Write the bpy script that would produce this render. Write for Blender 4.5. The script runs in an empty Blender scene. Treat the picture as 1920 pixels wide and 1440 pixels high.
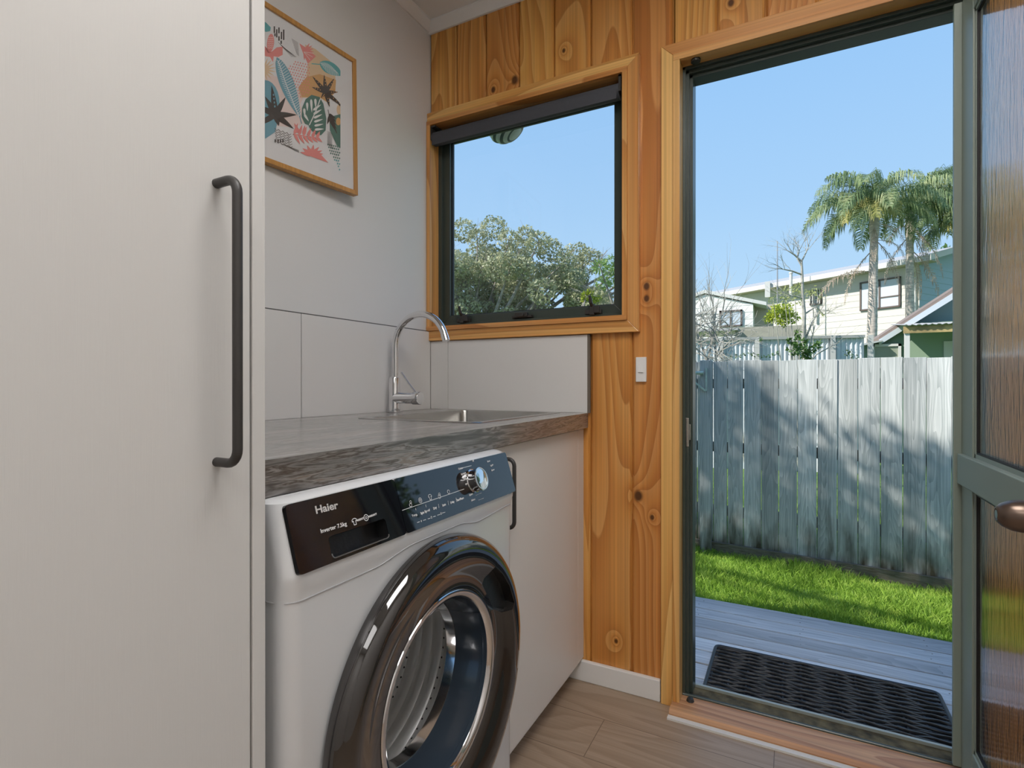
import bpy, bmesh, math, random
import numpy as np
from mathutils import Vector, Matrix, noise as mnoise
R = math.radians
C = bpy.context.scene.collection
sc = bpy.context.scene

# ------------------------------------------------------------------ camera
CAM = Vector((1.2617, -1.7069, 1.0)); YAW = R(27.7164); FPX = 999.64; PIT = R(-0.098)
cd = bpy.data.cameras.new('camera'); cam = bpy.data.objects.new('camera', cd); C.objects.link(cam)
cam.location = CAM; cam.rotation_euler = (R(90) + PIT, 0, YAW)
cd.sensor_width = 36; cd.lens = 36 * FPX / 1920; cd.clip_start = 0.02; cd.clip_end = 500
sc.camera = cam
FW = Vector((-math.sin(YAW) * math.cos(PIT), math.cos(YAW) * math.cos(PIT), math.sin(PIT)))
RT = Vector((math.cos(YAW), math.sin(YAW), 0)); UP = RT.cross(FW)

def ray(x, y): return FW + RT * ((x - 960) / FPX) + UP * ((720 - y) / FPX)
def at(x, y, dep): return CAM + ray(x, y) * dep
def un(x, y, ax, v):
    i = 'XYZ'.index(ax); d = ray(x, y); return CAM + d * ((v - CAM[i]) / d[i])
def unp(x, y, P, n):
    d = ray(x, y); return CAM + d * ((P - CAM).dot(n) / d.dot(n))

# ------------------------------------------------------------------ sky, sun, exposure
w = bpy.data.worlds.new('sky'); sc.world = w; w.use_nodes = True
nt = w.node_tree; nt.nodes.clear()
o = nt.nodes.new('ShaderNodeOutputWorld'); bg = nt.nodes.new('ShaderNodeBackground')
tc = nt.nodes.new('ShaderNodeTexCoord'); sp = nt.nodes.new('ShaderNodeSeparateXYZ'); cr = nt.nodes.new('ShaderNodeValToRGB')
nt.links.new(tc.outputs['Generated'], sp.inputs[0]); nt.links.new(sp.outputs[2], cr.inputs[0])
nt.links.new(cr.outputs[0], bg.inputs[0]); nt.links.new(bg.outputs[0], o.inputs[0])
e = cr.color_ramp.elements
e[0].position = 0.0; e[0].color = (.50, .70, .87, 1)
e[1].position = 1.0; e[1].color = (.12, .28, .62, 1)
for p, c in ((.14, (.44, .66, .88, 1)), (.30, (.36, .59, .87, 1)), (.50, (.29, .53, .86, 1))):
    q = e.new(p); q.color = c
bg.inputs[1].default_value = 1.1
SUN = Vector((-.60, -.45, .66)).normalized()
sd = bpy.data.lights.new('sun', 'SUN'); so = bpy.data.objects.new('sun', sd); C.objects.link(so)
sd.energy = 6.0; sd.angle = R(.6); sd.color = (1, .95, .88)
so.rotation_euler = SUN.to_track_quat('Z', 'Y').to_euler(); so.location = (-6, -5, 9)
sc.view_settings.view_transform = 'Standard'; sc.view_settings.look = 'None'
sc.view_settings.gamma = 1; sc.view_settings.exposure = 0.0; sc.view_settings.use_curve_mapping = False

# ------------------------------------------------------------------ materials
MATS = {}
def newmat(name):
    m = bpy.data.materials.new(name); m.use_nodes = True; MATS[name] = m
    b = m.node_tree.nodes['Principled BSDF']; return m, m.node_tree, b
def plain(name, col, rough=.5, metal=0, coat=0, bump=0, bscale=200, var=0, spec=.5, stretch=(1, 1, 1)):
    m, t, b = newmat(name)
    b.inputs['Base Color'].default_value = (*col, 1); b.inputs['Roughness'].default_value = rough
    b.inputs['Metallic'].default_value = metal; b.inputs['Coat Weight'].default_value = coat
    b.inputs['Specular IOR Level'].default_value = spec
    tcn = t.nodes.new('ShaderNodeTexCoord'); mp = t.nodes.new('ShaderNodeMapping'); mp.inputs['Scale'].default_value = stretch
    t.links.new(tcn.outputs['Object'], mp.inputs[0])
    nz = t.nodes.new('ShaderNodeTexNoise'); nz.inputs['Scale'].default_value = bscale; nz.inputs['Detail'].default_value = 3
    t.links.new(mp.outputs[0], nz.inputs[0])
    if bump:
        bp = t.nodes.new('ShaderNodeBump'); bp.inputs['Strength'].default_value = bump; bp.inputs['Distance'].default_value = .002
        t.links.new(nz.outputs[0], bp.inputs['Height']); t.links.new(bp.outputs[0], b.inputs['Normal'])
    if var:
        r = t.nodes.new('ShaderNodeValToRGB'); r.color_ramp.elements[0].position = .3; r.color_ramp.elements[1].position = .7
        r.color_ramp.elements[0].color = (*[c * (1 - var) for c in col], 1); r.color_ramp.elements[1].color = (*[min(1, c * (1 + var)) for c in col], 1)
        t.links.new(nz.outputs[0], r.inputs[0]); t.links.new(r.outputs[0], b.inputs['Base Color'])
    return m
def N(t, typ, **kw):
    n = t.nodes.new('ShaderNode' + typ)
    for k, v in kw.items(): setattr(n, k, v)
    return n
def mth(t, op, a, b=None, c=None, clamp=False):
    n = N(t, 'Math', operation=op, use_clamp=clamp)
    for i, v in enumerate((a, b, c)):
        if v is None: continue
        if isinstance(v, (int, float)): n.inputs[i].default_value = v
        else: t.links.new(v, n.inputs[i])
    return n.outputs[0]
def ramp(t, fac, stops):
    r = N(t, 'ValToRGB'); el = r.color_ramp.elements
    el[0].position = stops[0][0]; el[0].color = (*stops[0][1], 1)
    el[1].position = stops[-1][0]; el[1].color = (*stops[-1][1], 1)
    for p, c in stops[1:-1]:
        q = el.new(p); q.color = (*c, 1)
    t.links.new(fac, r.inputs[0]); return r.outputs[0]
def mixc(t, fac, a, b, typ='MIX'):
    n = N(t, 'Mix', data_type='RGBA', blend_type=typ)
    if isinstance(fac, (int, float)): n.inputs[0].default_value = fac
    else: t.links.new(fac, n.inputs[0])
    for i, v in ((6, a), (7, b)):
        if isinstance(v, tuple): n.inputs[i].default_value = (*v, 1)
        else: t.links.new(v, n.inputs[i])
    return n.outputs[2]

def wood(name, light, mid, dark, axis='Z', rings=16, sc_=5.5, stretch=.09, rough=.35, coat=.25, knots=(), bump=.15, attr=True, line=.5):
    """Sawn timber: contour lines of a noise field drawn out along the grain, like growth rings."""
    m, t, b = newmat(name)
    tcn = N(t, 'TexCoord'); geo = tcn.outputs['Object']
    mp = N(t, 'Mapping'); s = [1, 1, 1]; s['XYZ'.index(axis)] = stretch; mp.inputs['Scale'].default_value = s
    t.links.new(geo, mp.inputs[0]); vec = mp.outputs[0]
    if attr:
        at_ = N(t, 'Attribute', attribute_name='bid'); cx = N(t, 'CombineXYZ')
        for i in range(3): t.links.new(mth(t, 'MULTIPLY', at_.outputs['Fac'], 3.7 + i * 5.3), cx.inputs[i])
        va = N(t, 'VectorMath', operation='ADD'); t.links.new(vec, va.inputs[0]); t.links.new(cx.outputs[0], va.inputs[1]); vec = va.outputs[0]
    nz = N(t, 'TexNoise'); nz.inputs['Scale'].default_value = sc_; nz.inputs['Detail'].default_value = 1.2; nz.inputs['Roughness'].default_value = .35
    t.links.new(vec, nz.inputs[0]); f = nz.outputs[0]
    kd = None
    for (kx, kz, kr) in knots:
        vm = N(t, 'VectorMath', operation='SUBTRACT'); t.links.new(geo, vm.inputs[0]); vm.inputs[1].default_value = (kx, 0, kz)
        v2 = N(t, 'VectorMath', operation='MULTIPLY'); t.links.new(vm.outputs[0], v2.inputs[0]); v2.inputs[1].default_value = (1 / kr, 0, .75 / kr)
        ln = N(t, 'VectorMath', operation='LENGTH'); t.links.new(v2.outputs[0], ln.inputs[0]); L = ln.outputs['Value']
        g = mth(t, 'DIVIDE', .16, mth(t, 'ADD', mth(t, 'MULTIPLY', L, mth(t, 'MULTIPLY', L, .22)), 1.0)); f = mth(t, 'ADD', f, g)
        kk = mth(t, 'SUBTRACT', 1.25, L, clamp=True)
        kd = kk if kd is None else mth(t, 'MAXIMUM', kd, kk)
    ph = mth(t, 'FRACT', mth(t, 'MULTIPLY', f, rings))
    fine = N(t, 'TexNoise'); fine.inputs['Scale'].default_value = 9; fine.inputs['Detail'].default_value = 4
    mf = N(t, 'Mapping'); s2 = [14, 14, 14]; s2['XYZ'.index(axis)] = .6; mf.inputs['Scale'].default_value = s2
    t.links.new(vec, mf.inputs[0]); t.links.new(mf.outputs[0], fine.inputs[0])
    c = ramp(t, ph, [(0, light), (.45, mid), (.86, dark), (.97, tuple(x * .8 for x in dark)), (1, light)])
    c = mixc(t, 1 - line, c, mid)
    c2 = ramp(t, fine.outputs[0], [(.3, (.8, .8, .8)), (.7, (1.12, 1.12, 1.12))])
    c = mixc(t, 1, c, c2, 'MULTIPLY')
    if attr:
        at2 = N(t, 'Attribute', attribute_name='bid')
        v = mth(t, 'ADD', mth(t, 'MULTIPLY', mth(t, 'FRACT', mth(t, 'MULTIPLY', at2.outputs['Fac'], 7.31)), .22), .88)
        cc = N(t, 'CombineColor'); t.links.new(v, cc.inputs[0]); t.links.new(mth(t, 'MULTIPLY', v, v), cc.inputs[1]); t.links.new(mth(t, 'MULTIPLY', v, v), cc.inputs[2])
        c = mixc(t, 1, c, cc.outputs[0], 'MULTIPLY')
    if kd is not None: c = mixc(t, mth(t, 'MULTIPLY', kd, 1.6, clamp=True), c, tuple(x * .22 for x in dark))
    t.links.new(c, b.inputs['Base Color'])
    b.inputs['Roughness'].default_value = rough; b.inputs['Coat Weight'].default_value = coat; b.inputs['Coat Roughness'].default_value = .15
    bp = N(t, 'Bump'); bp.inputs['Strength'].default_value = bump; bp.inputs['Distance'].default_value = .002
    t.links.new(fine.outputs[0], bp.inputs['Height']); t.links.new(bp.outputs[0], b.inputs['Normal'])
    return m

PL, PM, PD = (.80, .45, .155), (.71, .33, .075), (.47, .155, .024)
KN = [(.376, 2.092, .013), (.287, 2.08, .009), (.85, 1.309, .010), (.85, 1.27, .009), (.824, .637, .014), (.868, .573, .007), (.751, .153, .006), (.566, 2.143, .006), (1.10, 2.13, .009)]
pine = wood('pine_panelling', PL, PM, PD, 'Z', knots=KN, rings=17, stretch=.11, sc_=4.6)
pine_trim = wood('pine_trim_upright', (.80, .47, .17), (.74, .38, .11), (.55, .22, .045), 'Z', rings=9, sc_=5, line=.6)
pine_rail = wood('pine_trim_level', (.80, .47, .17), (.74, .38, .11), (.55, .22, .045), 'X', rings=9, sc_=5, line=.6)
sill_m = wood('worn_sill_timber', (.62, .36, .19), (.52, .26, .12), (.32, .12, .05), 'X', rings=12, sc_=8, rough=.5, coat=.1)

def laminate():
    m, t, b = newmat('grey_driftwood_laminate')
    tcn = N(t, 'TexCoord'); mp = N(t, 'Mapping'); mp.inputs['Scale'].default_value = (3.2, .30, 3.6); t.links.new(tcn.outputs['Object'], mp.inputs[0])
    n1 = N(t, 'TexNoise'); n1.inputs['Scale'].default_value = 5; n1.inputs['Detail'].default_value = 6; n1.inputs['Roughness'].default_value = .62; n1.inputs['Distortion'].default_value = .9
    t.links.new(mp.outputs[0], n1.inputs[0])
    n2 = N(t, 'TexNoise'); n2.inputs['Scale'].default_value = 26; n2.inputs['Detail'].default_value = 5; n2.inputs['Distortion'].default_value = 1.0; t.links.new(mp.outputs[0], n2.inputs[0])
    f = mth(t, 'ADD', mth(t, 'MULTIPLY', n1.outputs[0], .62), mth(t, 'MULTIPLY', n2.outputs[0], .38))
    c = ramp(t, f, [(.33, (.025, .022, .02)), (.42, (.08, .073, .069)), (.47, (.21, .20, .195)), (.50, (.06, .045, .036)), (.53, (.25, .238, .23)), (.56, (.16, .12, .095)), (.60, (.30, .292, .285)), (.72, (.40, .39, .38))])
    t.links.new(c, b.inputs['Base Color']); b.inputs['Roughness'].default_value = .3; b.inputs['Specular IOR Level'].default_value = .6; b.inputs['Coat Weight'].default_value = 1; b.inputs['Coat Roughness'].default_value = .2
    bp = N(t, 'Bump'); bp.inputs['Strength'].default_value = .2; bp.inputs['Distance'].default_value = .001
    t.links.new(n2.outputs[0], bp.inputs['Height']); t.links.new(bp.outputs[0], b.inputs['Normal']); return m
lam = laminate()

def floorm():
    m, t, b = newmat('oak_vinyl_plank')
    tcn = N(t, 'TexCoord'); P = N(t, 'Mapping'); P.inputs['Scale'].default_value = (1, 1, 1); t.links.new(tcn.outputs['Object'], P.inputs[0])
    br = N(t, 'TexBrick'); br.offset = .37; br.inputs['Scale'].default_value = 1; br.inputs['Mortar Size'].default_value = .0012
    br.inputs['Brick Width'].default_value = 1.22; br.inputs['Row Height'].default_value = .178
    br.inputs['Color1'].default_value = (0, 0, 0, 1); br.inputs['Color2'].default_value = (1, 1, 1, 1); br.inputs['Mortar'].default_value = (.5, .5, .5, 1)
    t.links.new(P.outputs[0], br.inputs[0])
    sx = N(t, 'SeparateXYZ'); t.links.new(P.outputs[0], sx.inputs[0])
    sc2 = N(t, 'SeparateColor'); t.links.new(br.outputs['Color'], sc2.inputs[0])
    cx = N(t, 'CombineXYZ'); t.links.new(mth(t, 'MULTIPLY', sx.outputs[0], .14), cx.inputs[0]); t.links.new(sx.outputs[1], cx.inputs[1]); t.links.new(mth(t, 'MULTIPLY', sc2.outputs[0], 9), cx.inputs[2])
    nz = N(t, 'TexNoise'); nz.inputs['Scale'].default_value = 6.5; nz.inputs['Detail'].default_value = 1.5; t.links.new(cx.outputs[0], nz.inputs[0])
    ph = mth(t, 'FRACT', mth(t, 'MULTIPLY', nz.outputs[0], 13))
    c = ramp(t, ph, [(0, (.40, .30, .22)), (.5, (.35, .26, .185)), (.9, (.27, .19, .13)), (1, (.40, .30, .22))])
    mp = N(t, 'Mapping'); mp.inputs['Scale'].default_value = (1, 18, 1); t.links.new(cx.outputs[0], mp.inputs[0])
    n3 = N(t, 'TexNoise'); n3.inputs['Scale'].default_value = 12; n3.inputs['Detail'].default_value = 4; t.links.new(mp.outputs[0], n3.inputs[0])
    c = mixc(t, 1, c, ramp(t, n3.outputs[0], [(.3, (.8, .8, .8)), (.7, (1.15, 1.15, 1.15))]), 'MULTIPLY')
    c = mixc(t, .45, c, (.35, .26, .185))
    c = mixc(t, br.outputs['Fac'], c, (.16, .11, .075))
    t.links.new(c, b.inputs['Base Color']); b.inputs['Roughness'].default_value = .42
    bp = N(t, 'Bump'); bp.inputs['Strength'].default_value = .1; bp.inputs['Distance'].default_value = .001; t.links.new(n3.outputs[0], bp.inputs['Height']); t.links.new(bp.outputs[0], b.inputs['Normal'])
    return m
floor_m = floorm()

def weathered(name, axis, light, dark, moss=None, z0=0, z1=1, attr=True, knot=True):
    m, t, b = newmat(name)
    tcn = N(t, 'TexCoord'); mp = N(t, 'Mapping'); s = [1, 1, 1]; s['XYZ'.index(axis)] = .1; mp.inputs['Scale'].default_value = s
    t.links.new(tcn.outputs['Object'], mp.inputs[0]); vec = mp.outputs[0]
    at_ = N(t, 'Attribute', attribute_name='bid'); cx = N(t, 'CombineXYZ')
    for i in range(3): t.links.new(mth(t, 'MULTIPLY', at_.outputs['Fac'], 2.7 + i * 4.1), cx.inputs[i])
    va = N(t, 'VectorMath', operation='ADD'); t.links.new(vec, va.inputs[0]); t.links.new(cx.outputs[0], va.inputs[1]); vec = va.outputs[0]
    nz = N(t, 'TexNoise'); nz.inputs['Scale'].default_value = 8; nz.inputs['Detail'].default_value = 1.5; t.links.new(vec, nz.inputs[0])
    ph = mth(t, 'FRACT', mth(t, 'MULTIPLY', nz.outputs[0], 22))
    m2 = N(t, 'Mapping'); s = [7, 7, 7]; s['XYZ'.index(axis)] = .9; m2.inputs['Scale'].default_value = s; t.links.new(vec, m2.inputs[0])
    fn = N(t, 'TexNoise'); fn.inputs['Scale'].default_value = 12; fn.inputs['Detail'].default_value = 5; fn.inputs['Roughness'].default_value = .7; t.links.new(m2.outputs[0], fn.inputs[0])
    f = mth(t, 'ADD', mth(t, 'MULTIPLY', ph, .20), mth(t, 'MULTIPLY', fn.outputs[0], .92))
    c = ramp(t, f, [(.25, light), (.55, tuple((a + q) / 2 for a, q in zip(light, dark))), (.85, dark)])
    bl = N(t, 'TexNoise'); bl.inputs['Scale'].default_value = 2.2; bl.inputs['Detail'].default_value = 3; t.links.new(vec, bl.inputs[0])
    c = mixc(t, 1, c, ramp(t, bl.outputs[0], [(.32, (.62, .62, .62)), (.6, (1.1, 1.1, 1.1))]), 'MULTIPLY')
    v = mth(t, 'ADD', mth(t, 'MULTIPLY', mth(t, 'FRACT', mth(t, 'MULTIPLY', at_.outputs['Fac'], 5.17)), .3), .82)
    cc = N(t, 'CombineColor'); [t.links.new(v, cc.inputs[i]) for i in range(3)]
    c = mixc(t, 1, c, cc.outputs[0], 'MULTIPLY')
    if moss:
        geo = N(t, 'NewGeometry'); sx = N(t, 'SeparateXYZ'); t.links.new(geo.outputs['Position'], sx.inputs[0])
        m3 = N(t, 'Mapping'); m3.inputs['Scale'].default_value = (1.6, 1.6, .35); t.links.new(geo.outputs['Position'], m3.inputs[0])
        gn = N(t, 'TexNoise'); gn.inputs['Scale'].default_value = 8; gn.inputs['Detail'].default_value = 4; t.links.new(m3.outputs[0], gn.inputs[0])
        zz = mth(t, 'SUBTRACT', sx.outputs[2], mth(t, 'MULTIPLY', mth(t, 'SUBTRACT', gn.outputs[0], .5), 1.1))
        fac = mth(t, 'DIVIDE', mth(t, 'SUBTRACT', z1, zz), z1 - z0, clamp=True)
        c = mixc(t, fac, c, moss)
    t.links.new(c, b.inputs['Base Color']); b.inputs['Roughness'].default_value = .85; b.inputs['Specular IOR Level'].default_value = .25
    bp = N(t, 'Bump'); bp.inputs['Strength'].default_value = .6; bp.inputs['Distance'].default_value = .004; t.links.new(fn.outputs[0], bp.inputs['Height']); t.links.new(bp.outputs[0], b.inputs['Normal'])
    return m
fence_m = weathered('weathered_fence_timber', 'Z', (.80, .81, .78), (.29, .32, .31), moss=(.075, .065, .042), z0=-.66, z1=-.20)
plinth_m = weathered('mossy_plinth_timber', 'X', (.24, .22, .18), (.08, .07, .045))
deck_m = weathered('weathered_deck_timber', 'X', (.86, .87, .90), (.42, .44, .48))

def leafm(name, a, b_, c_, scale=3, rough=.5, trans=.25):
    m, t, b = newmat(name)
    geo = N(t, 'NewGeometry'); nz = N(t, 'TexNoise'); nz.inputs['Scale'].default_value = scale; nz.inputs['Detail'].default_value = 6; nz.inputs['Roughness'].default_value = .8
    t.links.new(geo.outputs['Position'], nz.inputs[0])
    c = ramp(t, nz.outputs[0], [(.30, a), (.5, b_), (.68, c_)])
    t.links.new(c, b.inputs['Base Color']); b.inputs['Roughness'].default_value = rough; b.inputs['Specular IOR Level'].default_value = .3
    tr = N(t, 'BsdfTranslucent'); t.links.new(c, tr.inputs[0]); mx = N(t, 'MixShader'); mx.inputs[0].default_value = trans
    t.links.new(b.outputs[0], mx.inputs[1]); t.links.new(tr.outputs[0], mx.inputs[2]); t.links.new(mx.outputs[0], t.nodes['Material Output'].inputs[0])
    return m
leaf_tree = leafm('olive_leaf', (.22, .25, .16), (.44, .46, .28), (.68, .66, .43), 3)
leaf_yel = leafm('lime_leaf', (.20, .26, .03), (.42, .50, .06), (.62, .66, .12), 5)
leaf_dark = leafm('dark_leaf', (.03, .07, .02), (.08, .16, .04), (.20, .30, .08), 5)
leaf_feather = leafm('feathery_leaf', (.13, .22, .08), (.28, .42, .14), (.46, .56, .2), 3)
palm_green = leafm('palm_leaf', (.09, .15, .075), (.21, .29, .13), (.52, .53, .27), 1.6)
palm_yel = leafm('yellowing_palm_leaf', (.22, .25, .07), (.36, .36, .12), (.52, .46, .20), 2)
palm_dead = leafm('dead_palm_leaf', (.30, .21, .14), (.50, .40, .31), (.62, .52, .42), 2)
blade_m = leafm('grass_blade', (.13, .25, .03), (.30, .48, .07), (.55, .68, .15), 6, trans=.35)
ground_m = plain('lawn_soil', (.12, .22, .03), .9, var=.4, bscale=6)
twig_m = plain('pale_twig_bark', (.40, .38, .33), .8, var=.25, bscale=20)
bark_m = plain('grey_bark', (.30, .27, .23), .85, var=.35, bscale=14, bump=.5)
palmbark = plain('palm_trunk_bark', (.52, .45, .39), .85, var=.3, bscale=5, bump=.5, stretch=(1, 1, 5))

wallw = plain('painted_wall_board', (.73, .715, .70), .55, bump=.03, bscale=300)
splash = plain('satin_backsplash_panel', (.74, .72, .70), .3, bump=.02, bscale=400)
ceil_m = plain('painted_ceiling', (.80, .80, .79), .6, bump=.03, bscale=250)
seam_m = plain('shadow_gap', (.10, .095, .09), .8)
trimw = plain('white_gloss_trim', (.80, .79, .77), .35)
cabw = plain('cabinet_white_textured', (.60, .59, .57), .42, bump=.10, bscale=90, stretch=(6, 6, .25))
cabs = plain('cabinet_white_satin', (.74, .705, .67), .38, bump=.04, bscale=300)
blackm = plain('matt_black_metal', (.035, .032, .030), .45, bump=.1, bscale=900)
alu = plain('sage_powder_coat', (.25, .29, .245), .38, bump=.03, bscale=800)
alu_d = plain('dark_green_powder_coat', (.045, .060, .050), .32, bump=.03, bscale=800)
gasket = plain('black_rubber_gasket', (.012, .012, .014), .55)
chrome = plain('chrome', (.78, .78, .79), .07, metal=1)
steel = plain('brushed_stainless', (.44, .43, .41), .26, metal=1, bump=.12, bscale=60, stretch=(1, 14, 1))
drum_m = plain('drum_stainless', (.90, .89, .87), .33, metal=.45)
white_en = plain('machine_white_enamel', (.66, .67, .68), .26, coat=.3)
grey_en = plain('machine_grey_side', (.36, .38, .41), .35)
blackgl = plain('black_gloss_plastic', (.006, .006, .008), .035, spec=.75, coat=0)
recess_m = plain('matt_black_recess', (.010, .010, .011), .35, bump=.4, bscale=60)
ringin = plain('smoked_gloss_plastic', (.012, .010, .009), .05, spec=.8, coat=1.0)
rubber = plain('door_seal_rubber', (.05, .052, .055), .5)
print_m = plain('white_print', (.72, .72, .72), .5)
label_m = plain('silver_print', (.50, .48, .46), .4)
blind_m = plain('charcoal_blind_fabric', (.065, .068, .080), .75, bump=.4, bscale=700, var=.15)
brown_kn = plain('bronze_knob', (.16, .115, .09), .28, metal=.8)
switch_m = plain('white_switch_plastic', (.82, .81, .79), .3)
frame_oak = wood('picture_oak', (.62, .34, .12), (.55, .28, .085), (.38, .17, .045), 'Z', rings=6, sc_=20, attr=False, coat=.1, line=.12)
matrub = plain('black_woven_rubber', (.020, .022, .027), .42, bump=.3, bscale=300)
dirt = plain('mossy_track_dirt', (.10, .075, .035), .9, var=.6, bscale=35, bump=.8)
flr_edge = plain('floor_edge_strip', (.72, .70, .66), .5)

def glass_clear(name, tint=(1, 1, 1)):
    m, t, b = newmat(name); t.nodes.remove(b)
    tr = N(t, 'BsdfTransparent'); tr.inputs[0].default_value = (*tint, 1); gl = N(t, 'BsdfGlossy'); gl.inputs['Roughness'].default_value = .0
    fr = N(t, 'Fresnel'); fr.inputs[0].default_value = 1.45; mx = N(t, 'MixShader')
    ge = N(t, 'NewGeometry'); t.links.new(mth(t, 'MULTIPLY', fr.outputs[0], mth(t, 'SUBTRACT', 1.0, ge.outputs['Backfacing'])), mx.inputs[0]); t.links.new(tr.outputs[0], mx.inputs[1]); t.links.new(gl.outputs[0], mx.inputs[2])
    t.links.new(mx.outputs[0], t.nodes['Material Output'].inputs[0]); return m
pane_m = glass_clear('clear_pane')
bowl_m = glass_clear('smoky_bowl_glass', (.96, .97, .98))
def obscure():
    m, t, b = newmat('rippled_obscure_glass'); t.nodes.remove(b)
    g = N(t, 'BsdfGlass'); g.inputs['IOR'].default_value = 2.2; g.inputs['Roughness'].default_value = .07; g.inputs[0].default_value = (.97, .95, .93, 1)
    tcn = N(t, 'TexCoord'); mp = N(t, 'Mapping'); mp.inputs['Scale'].default_value = (1, 1, .16); t.links.new(tcn.outputs['Object'], mp.inputs[0])
    nz = N(t, 'TexNoise'); nz.inputs['Scale'].default_value = 75; nz.inputs['Detail'].default_value = 2; nz.inputs['Distortion'].default_value = .6; t.links.new(mp.outputs[0], nz.inputs[0])
    bp = N(t, 'Bump'); bp.inputs['Strength'].default_value = .24; bp.inputs['Distance'].default_value = .0013
    t.links.new(nz.outputs[0], bp.inputs['Height']); t.links.new(bp.outputs[0], g.inputs['Normal'])
    t.links.new(g.outputs[0], t.nodes['Material Output'].inputs[0]); return m
obs_m = obscure()

# ------------------------------------------------------------------ mesh helpers
def wloc(p):
    v = Vector((0, 0, 0))
    while p is not None: v += p.location; p = p.parent
    return v
def tag(o, label=None, cat=None, group=None, kind=None):
    for k, v in (('label', label), ('category', cat), ('group', group), ('kind', kind)):
        if v: o[k] = v
    return o
def thing(name, label, cat, loc=(0, 0, 0), group=None, kind=None):
    o = bpy.data.objects.new(name, None); C.objects.link(o); o.location = loc; o.empty_display_size = .1
    return tag(o, label, cat, group, kind)
class MB:
    def __init__(s): s.v = []; s.f = []; s.m = []; s.b = []; s.cur = 0; s.bid = 0.
    def add(s, vs, fs):
        n = len(s.v); s.v += [tuple(v) for v in vs]; s.f += [tuple(i + n for i in f) for f in fs]
        s.m += [s.cur] * len(fs); s.b += [s.bid] * len(fs); return s
    def box(s, a, b, M=None):
        x0, y0, z0 = a; x1, y1, z1 = b
        vs = [(x0, y0, z0), (x1, y0, z0), (x1, y1, z0), (x0, y1, z0), (x0, y0, z1), (x1, y0, z1), (x1, y1, z1), (x0, y1, z1)]
        if M is not None: vs = [M @ Vector(v) for v in vs]
        return s.add(vs, [(0, 3, 2, 1), (4, 5, 6, 7), (0, 1, 5, 4), (1, 2, 6, 5), (2, 3, 7, 6), (3, 0, 4, 7)])
    def prism(s, poly, vec):
        """extrude a planar 3D polygon by vec"""
        n = len(poly); p = [Vector(q) for q in poly]; vec = Vector(vec)
        return s.add(p + [q + vec for q in p], [tuple(range(n))[::-1], tuple(range(n, 2 * n))] + [(i, (i + 1) % n, n + (i + 1) % n, n + i) for i in range(n)])
    def tube(s, path, r, n=10, caps=True, squash=None):
        P = [Vector(p) for p in path]; k = len(P); rr = r if isinstance(r, (list, tuple)) else [r] * k
        vs = []; up = None
        for i in range(k):
            d = (P[min(i + 1, k - 1)] - P[max(i - 1, 0)]).normalized()
            if up is None: up = d.orthogonal().normalized()
            up = (up - d * up.dot(d)); up = up.normalized() if up.length > 1e-6 else d.orthogonal().normalized()
            w_ = d.cross(up)
            for j in range(n):
                a = 2 * math.pi * j / n; vs.append(P[i] + (up * math.cos(a) + w_ * math.sin(a)) * rr[i])
        fs = [(i * n + j, i * n + (j + 1) % n, (i + 1) * n + (j + 1) % n, (i + 1) * n + j) for i in range(k - 1) for j in range(n)]
        if caps: fs += [tuple(range(n))[::-1], tuple(range((k - 1) * n, k * n))]
        return s.add(vs, fs)
    def lathe(s, prof, c, axis='X', n=64, close=False, caps=True):
        """prof = (radius, along) pairs"""
        vs = []; c = Vector(c)
        for r, h in prof:
            for j in range(n):
                a = 2 * math.pi * j / n; ca, sa = math.cos(a) * r, math.sin(a) * r
                vs.append(c + Vector({'X': (h, ca, sa), 'Y': (sa, h, ca), 'Z': (ca, sa, h)}[axis]))
        k = len(prof); rng = range(k) if close else range(k - 1)
        fs = [(i * n + j, i * n + (j + 1) % n, ((i + 1) % k) * n + (j + 1) % n, ((i + 1) % k) * n + j) for i in rng for j in range(n)]
        if not close and caps:
            if prof[0][0] > 0: fs.append(tuple(range(n))[::-1])
            if prof[-1][0] > 0: fs.append(tuple(range((k - 1) * n, k * n)))
        return s.add(vs, fs)
    def cyl(s, a, b, r, n=24): return s.tube([a, b], r, n)
    def build(s, name, mats, parent=None, smooth=None, bevel=0, seg=2, tagd=None):
        me = bpy.data.meshes.new(name); off = wloc(parent)
        me.from_pydata([(v[0] - off.x, v[1] - off.y, v[2] - off.z) for v in s.v], [], s.f)
        ms = mats if isinstance(mats, (list, tuple)) else [mats]
        for m in ms: me.materials.append(m)
        me.polygons.foreach_set('material_index', s.m)
        a = me.attributes.new('bid', 'FLOAT', 'FACE'); a.data.foreach_set('value', s.b)
        me.update(); me.validate()
        bm = bmesh.new(); bm.from_mesh(me); bmesh.ops.recalc_face_normals(bm, faces=bm.faces); bm.to_mesh(me); bm.free()
        if smooth is not None:
            me.polygons.foreach_set('use_smooth', [True] * len(me.polygons)); me.set_sharp_from_angle(angle=R(smooth))
        o = bpy.data.objects.new(name, me); C.objects.link(o); o.parent = parent
        if bevel:
            md = o.modifiers.new('bevel', 'BEVEL'); md.width = bevel; md.segments = seg; md.limit_method = 'ANGLE'; md.angle_limit = R(40)
        return o
def fastmesh(name, V, F, mat, parent=None):
    me = bpy.data.meshes.new(name); off = wloc(parent); V = np.asarray(V, float) - np.array(off)
    me.from_pydata(V.tolist(), [], F.tolist() if hasattr(F, 'tolist') else F); me.materials.append(mat); me.update()
    o = bpy.data.objects.new(name, me); C.objects.link(o); o.parent = parent; return o
def bx(name, a, b, mat, parent=None, bevel=0): return MB().box(a, b).build(name, mat, parent, bevel=bevel)
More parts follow.
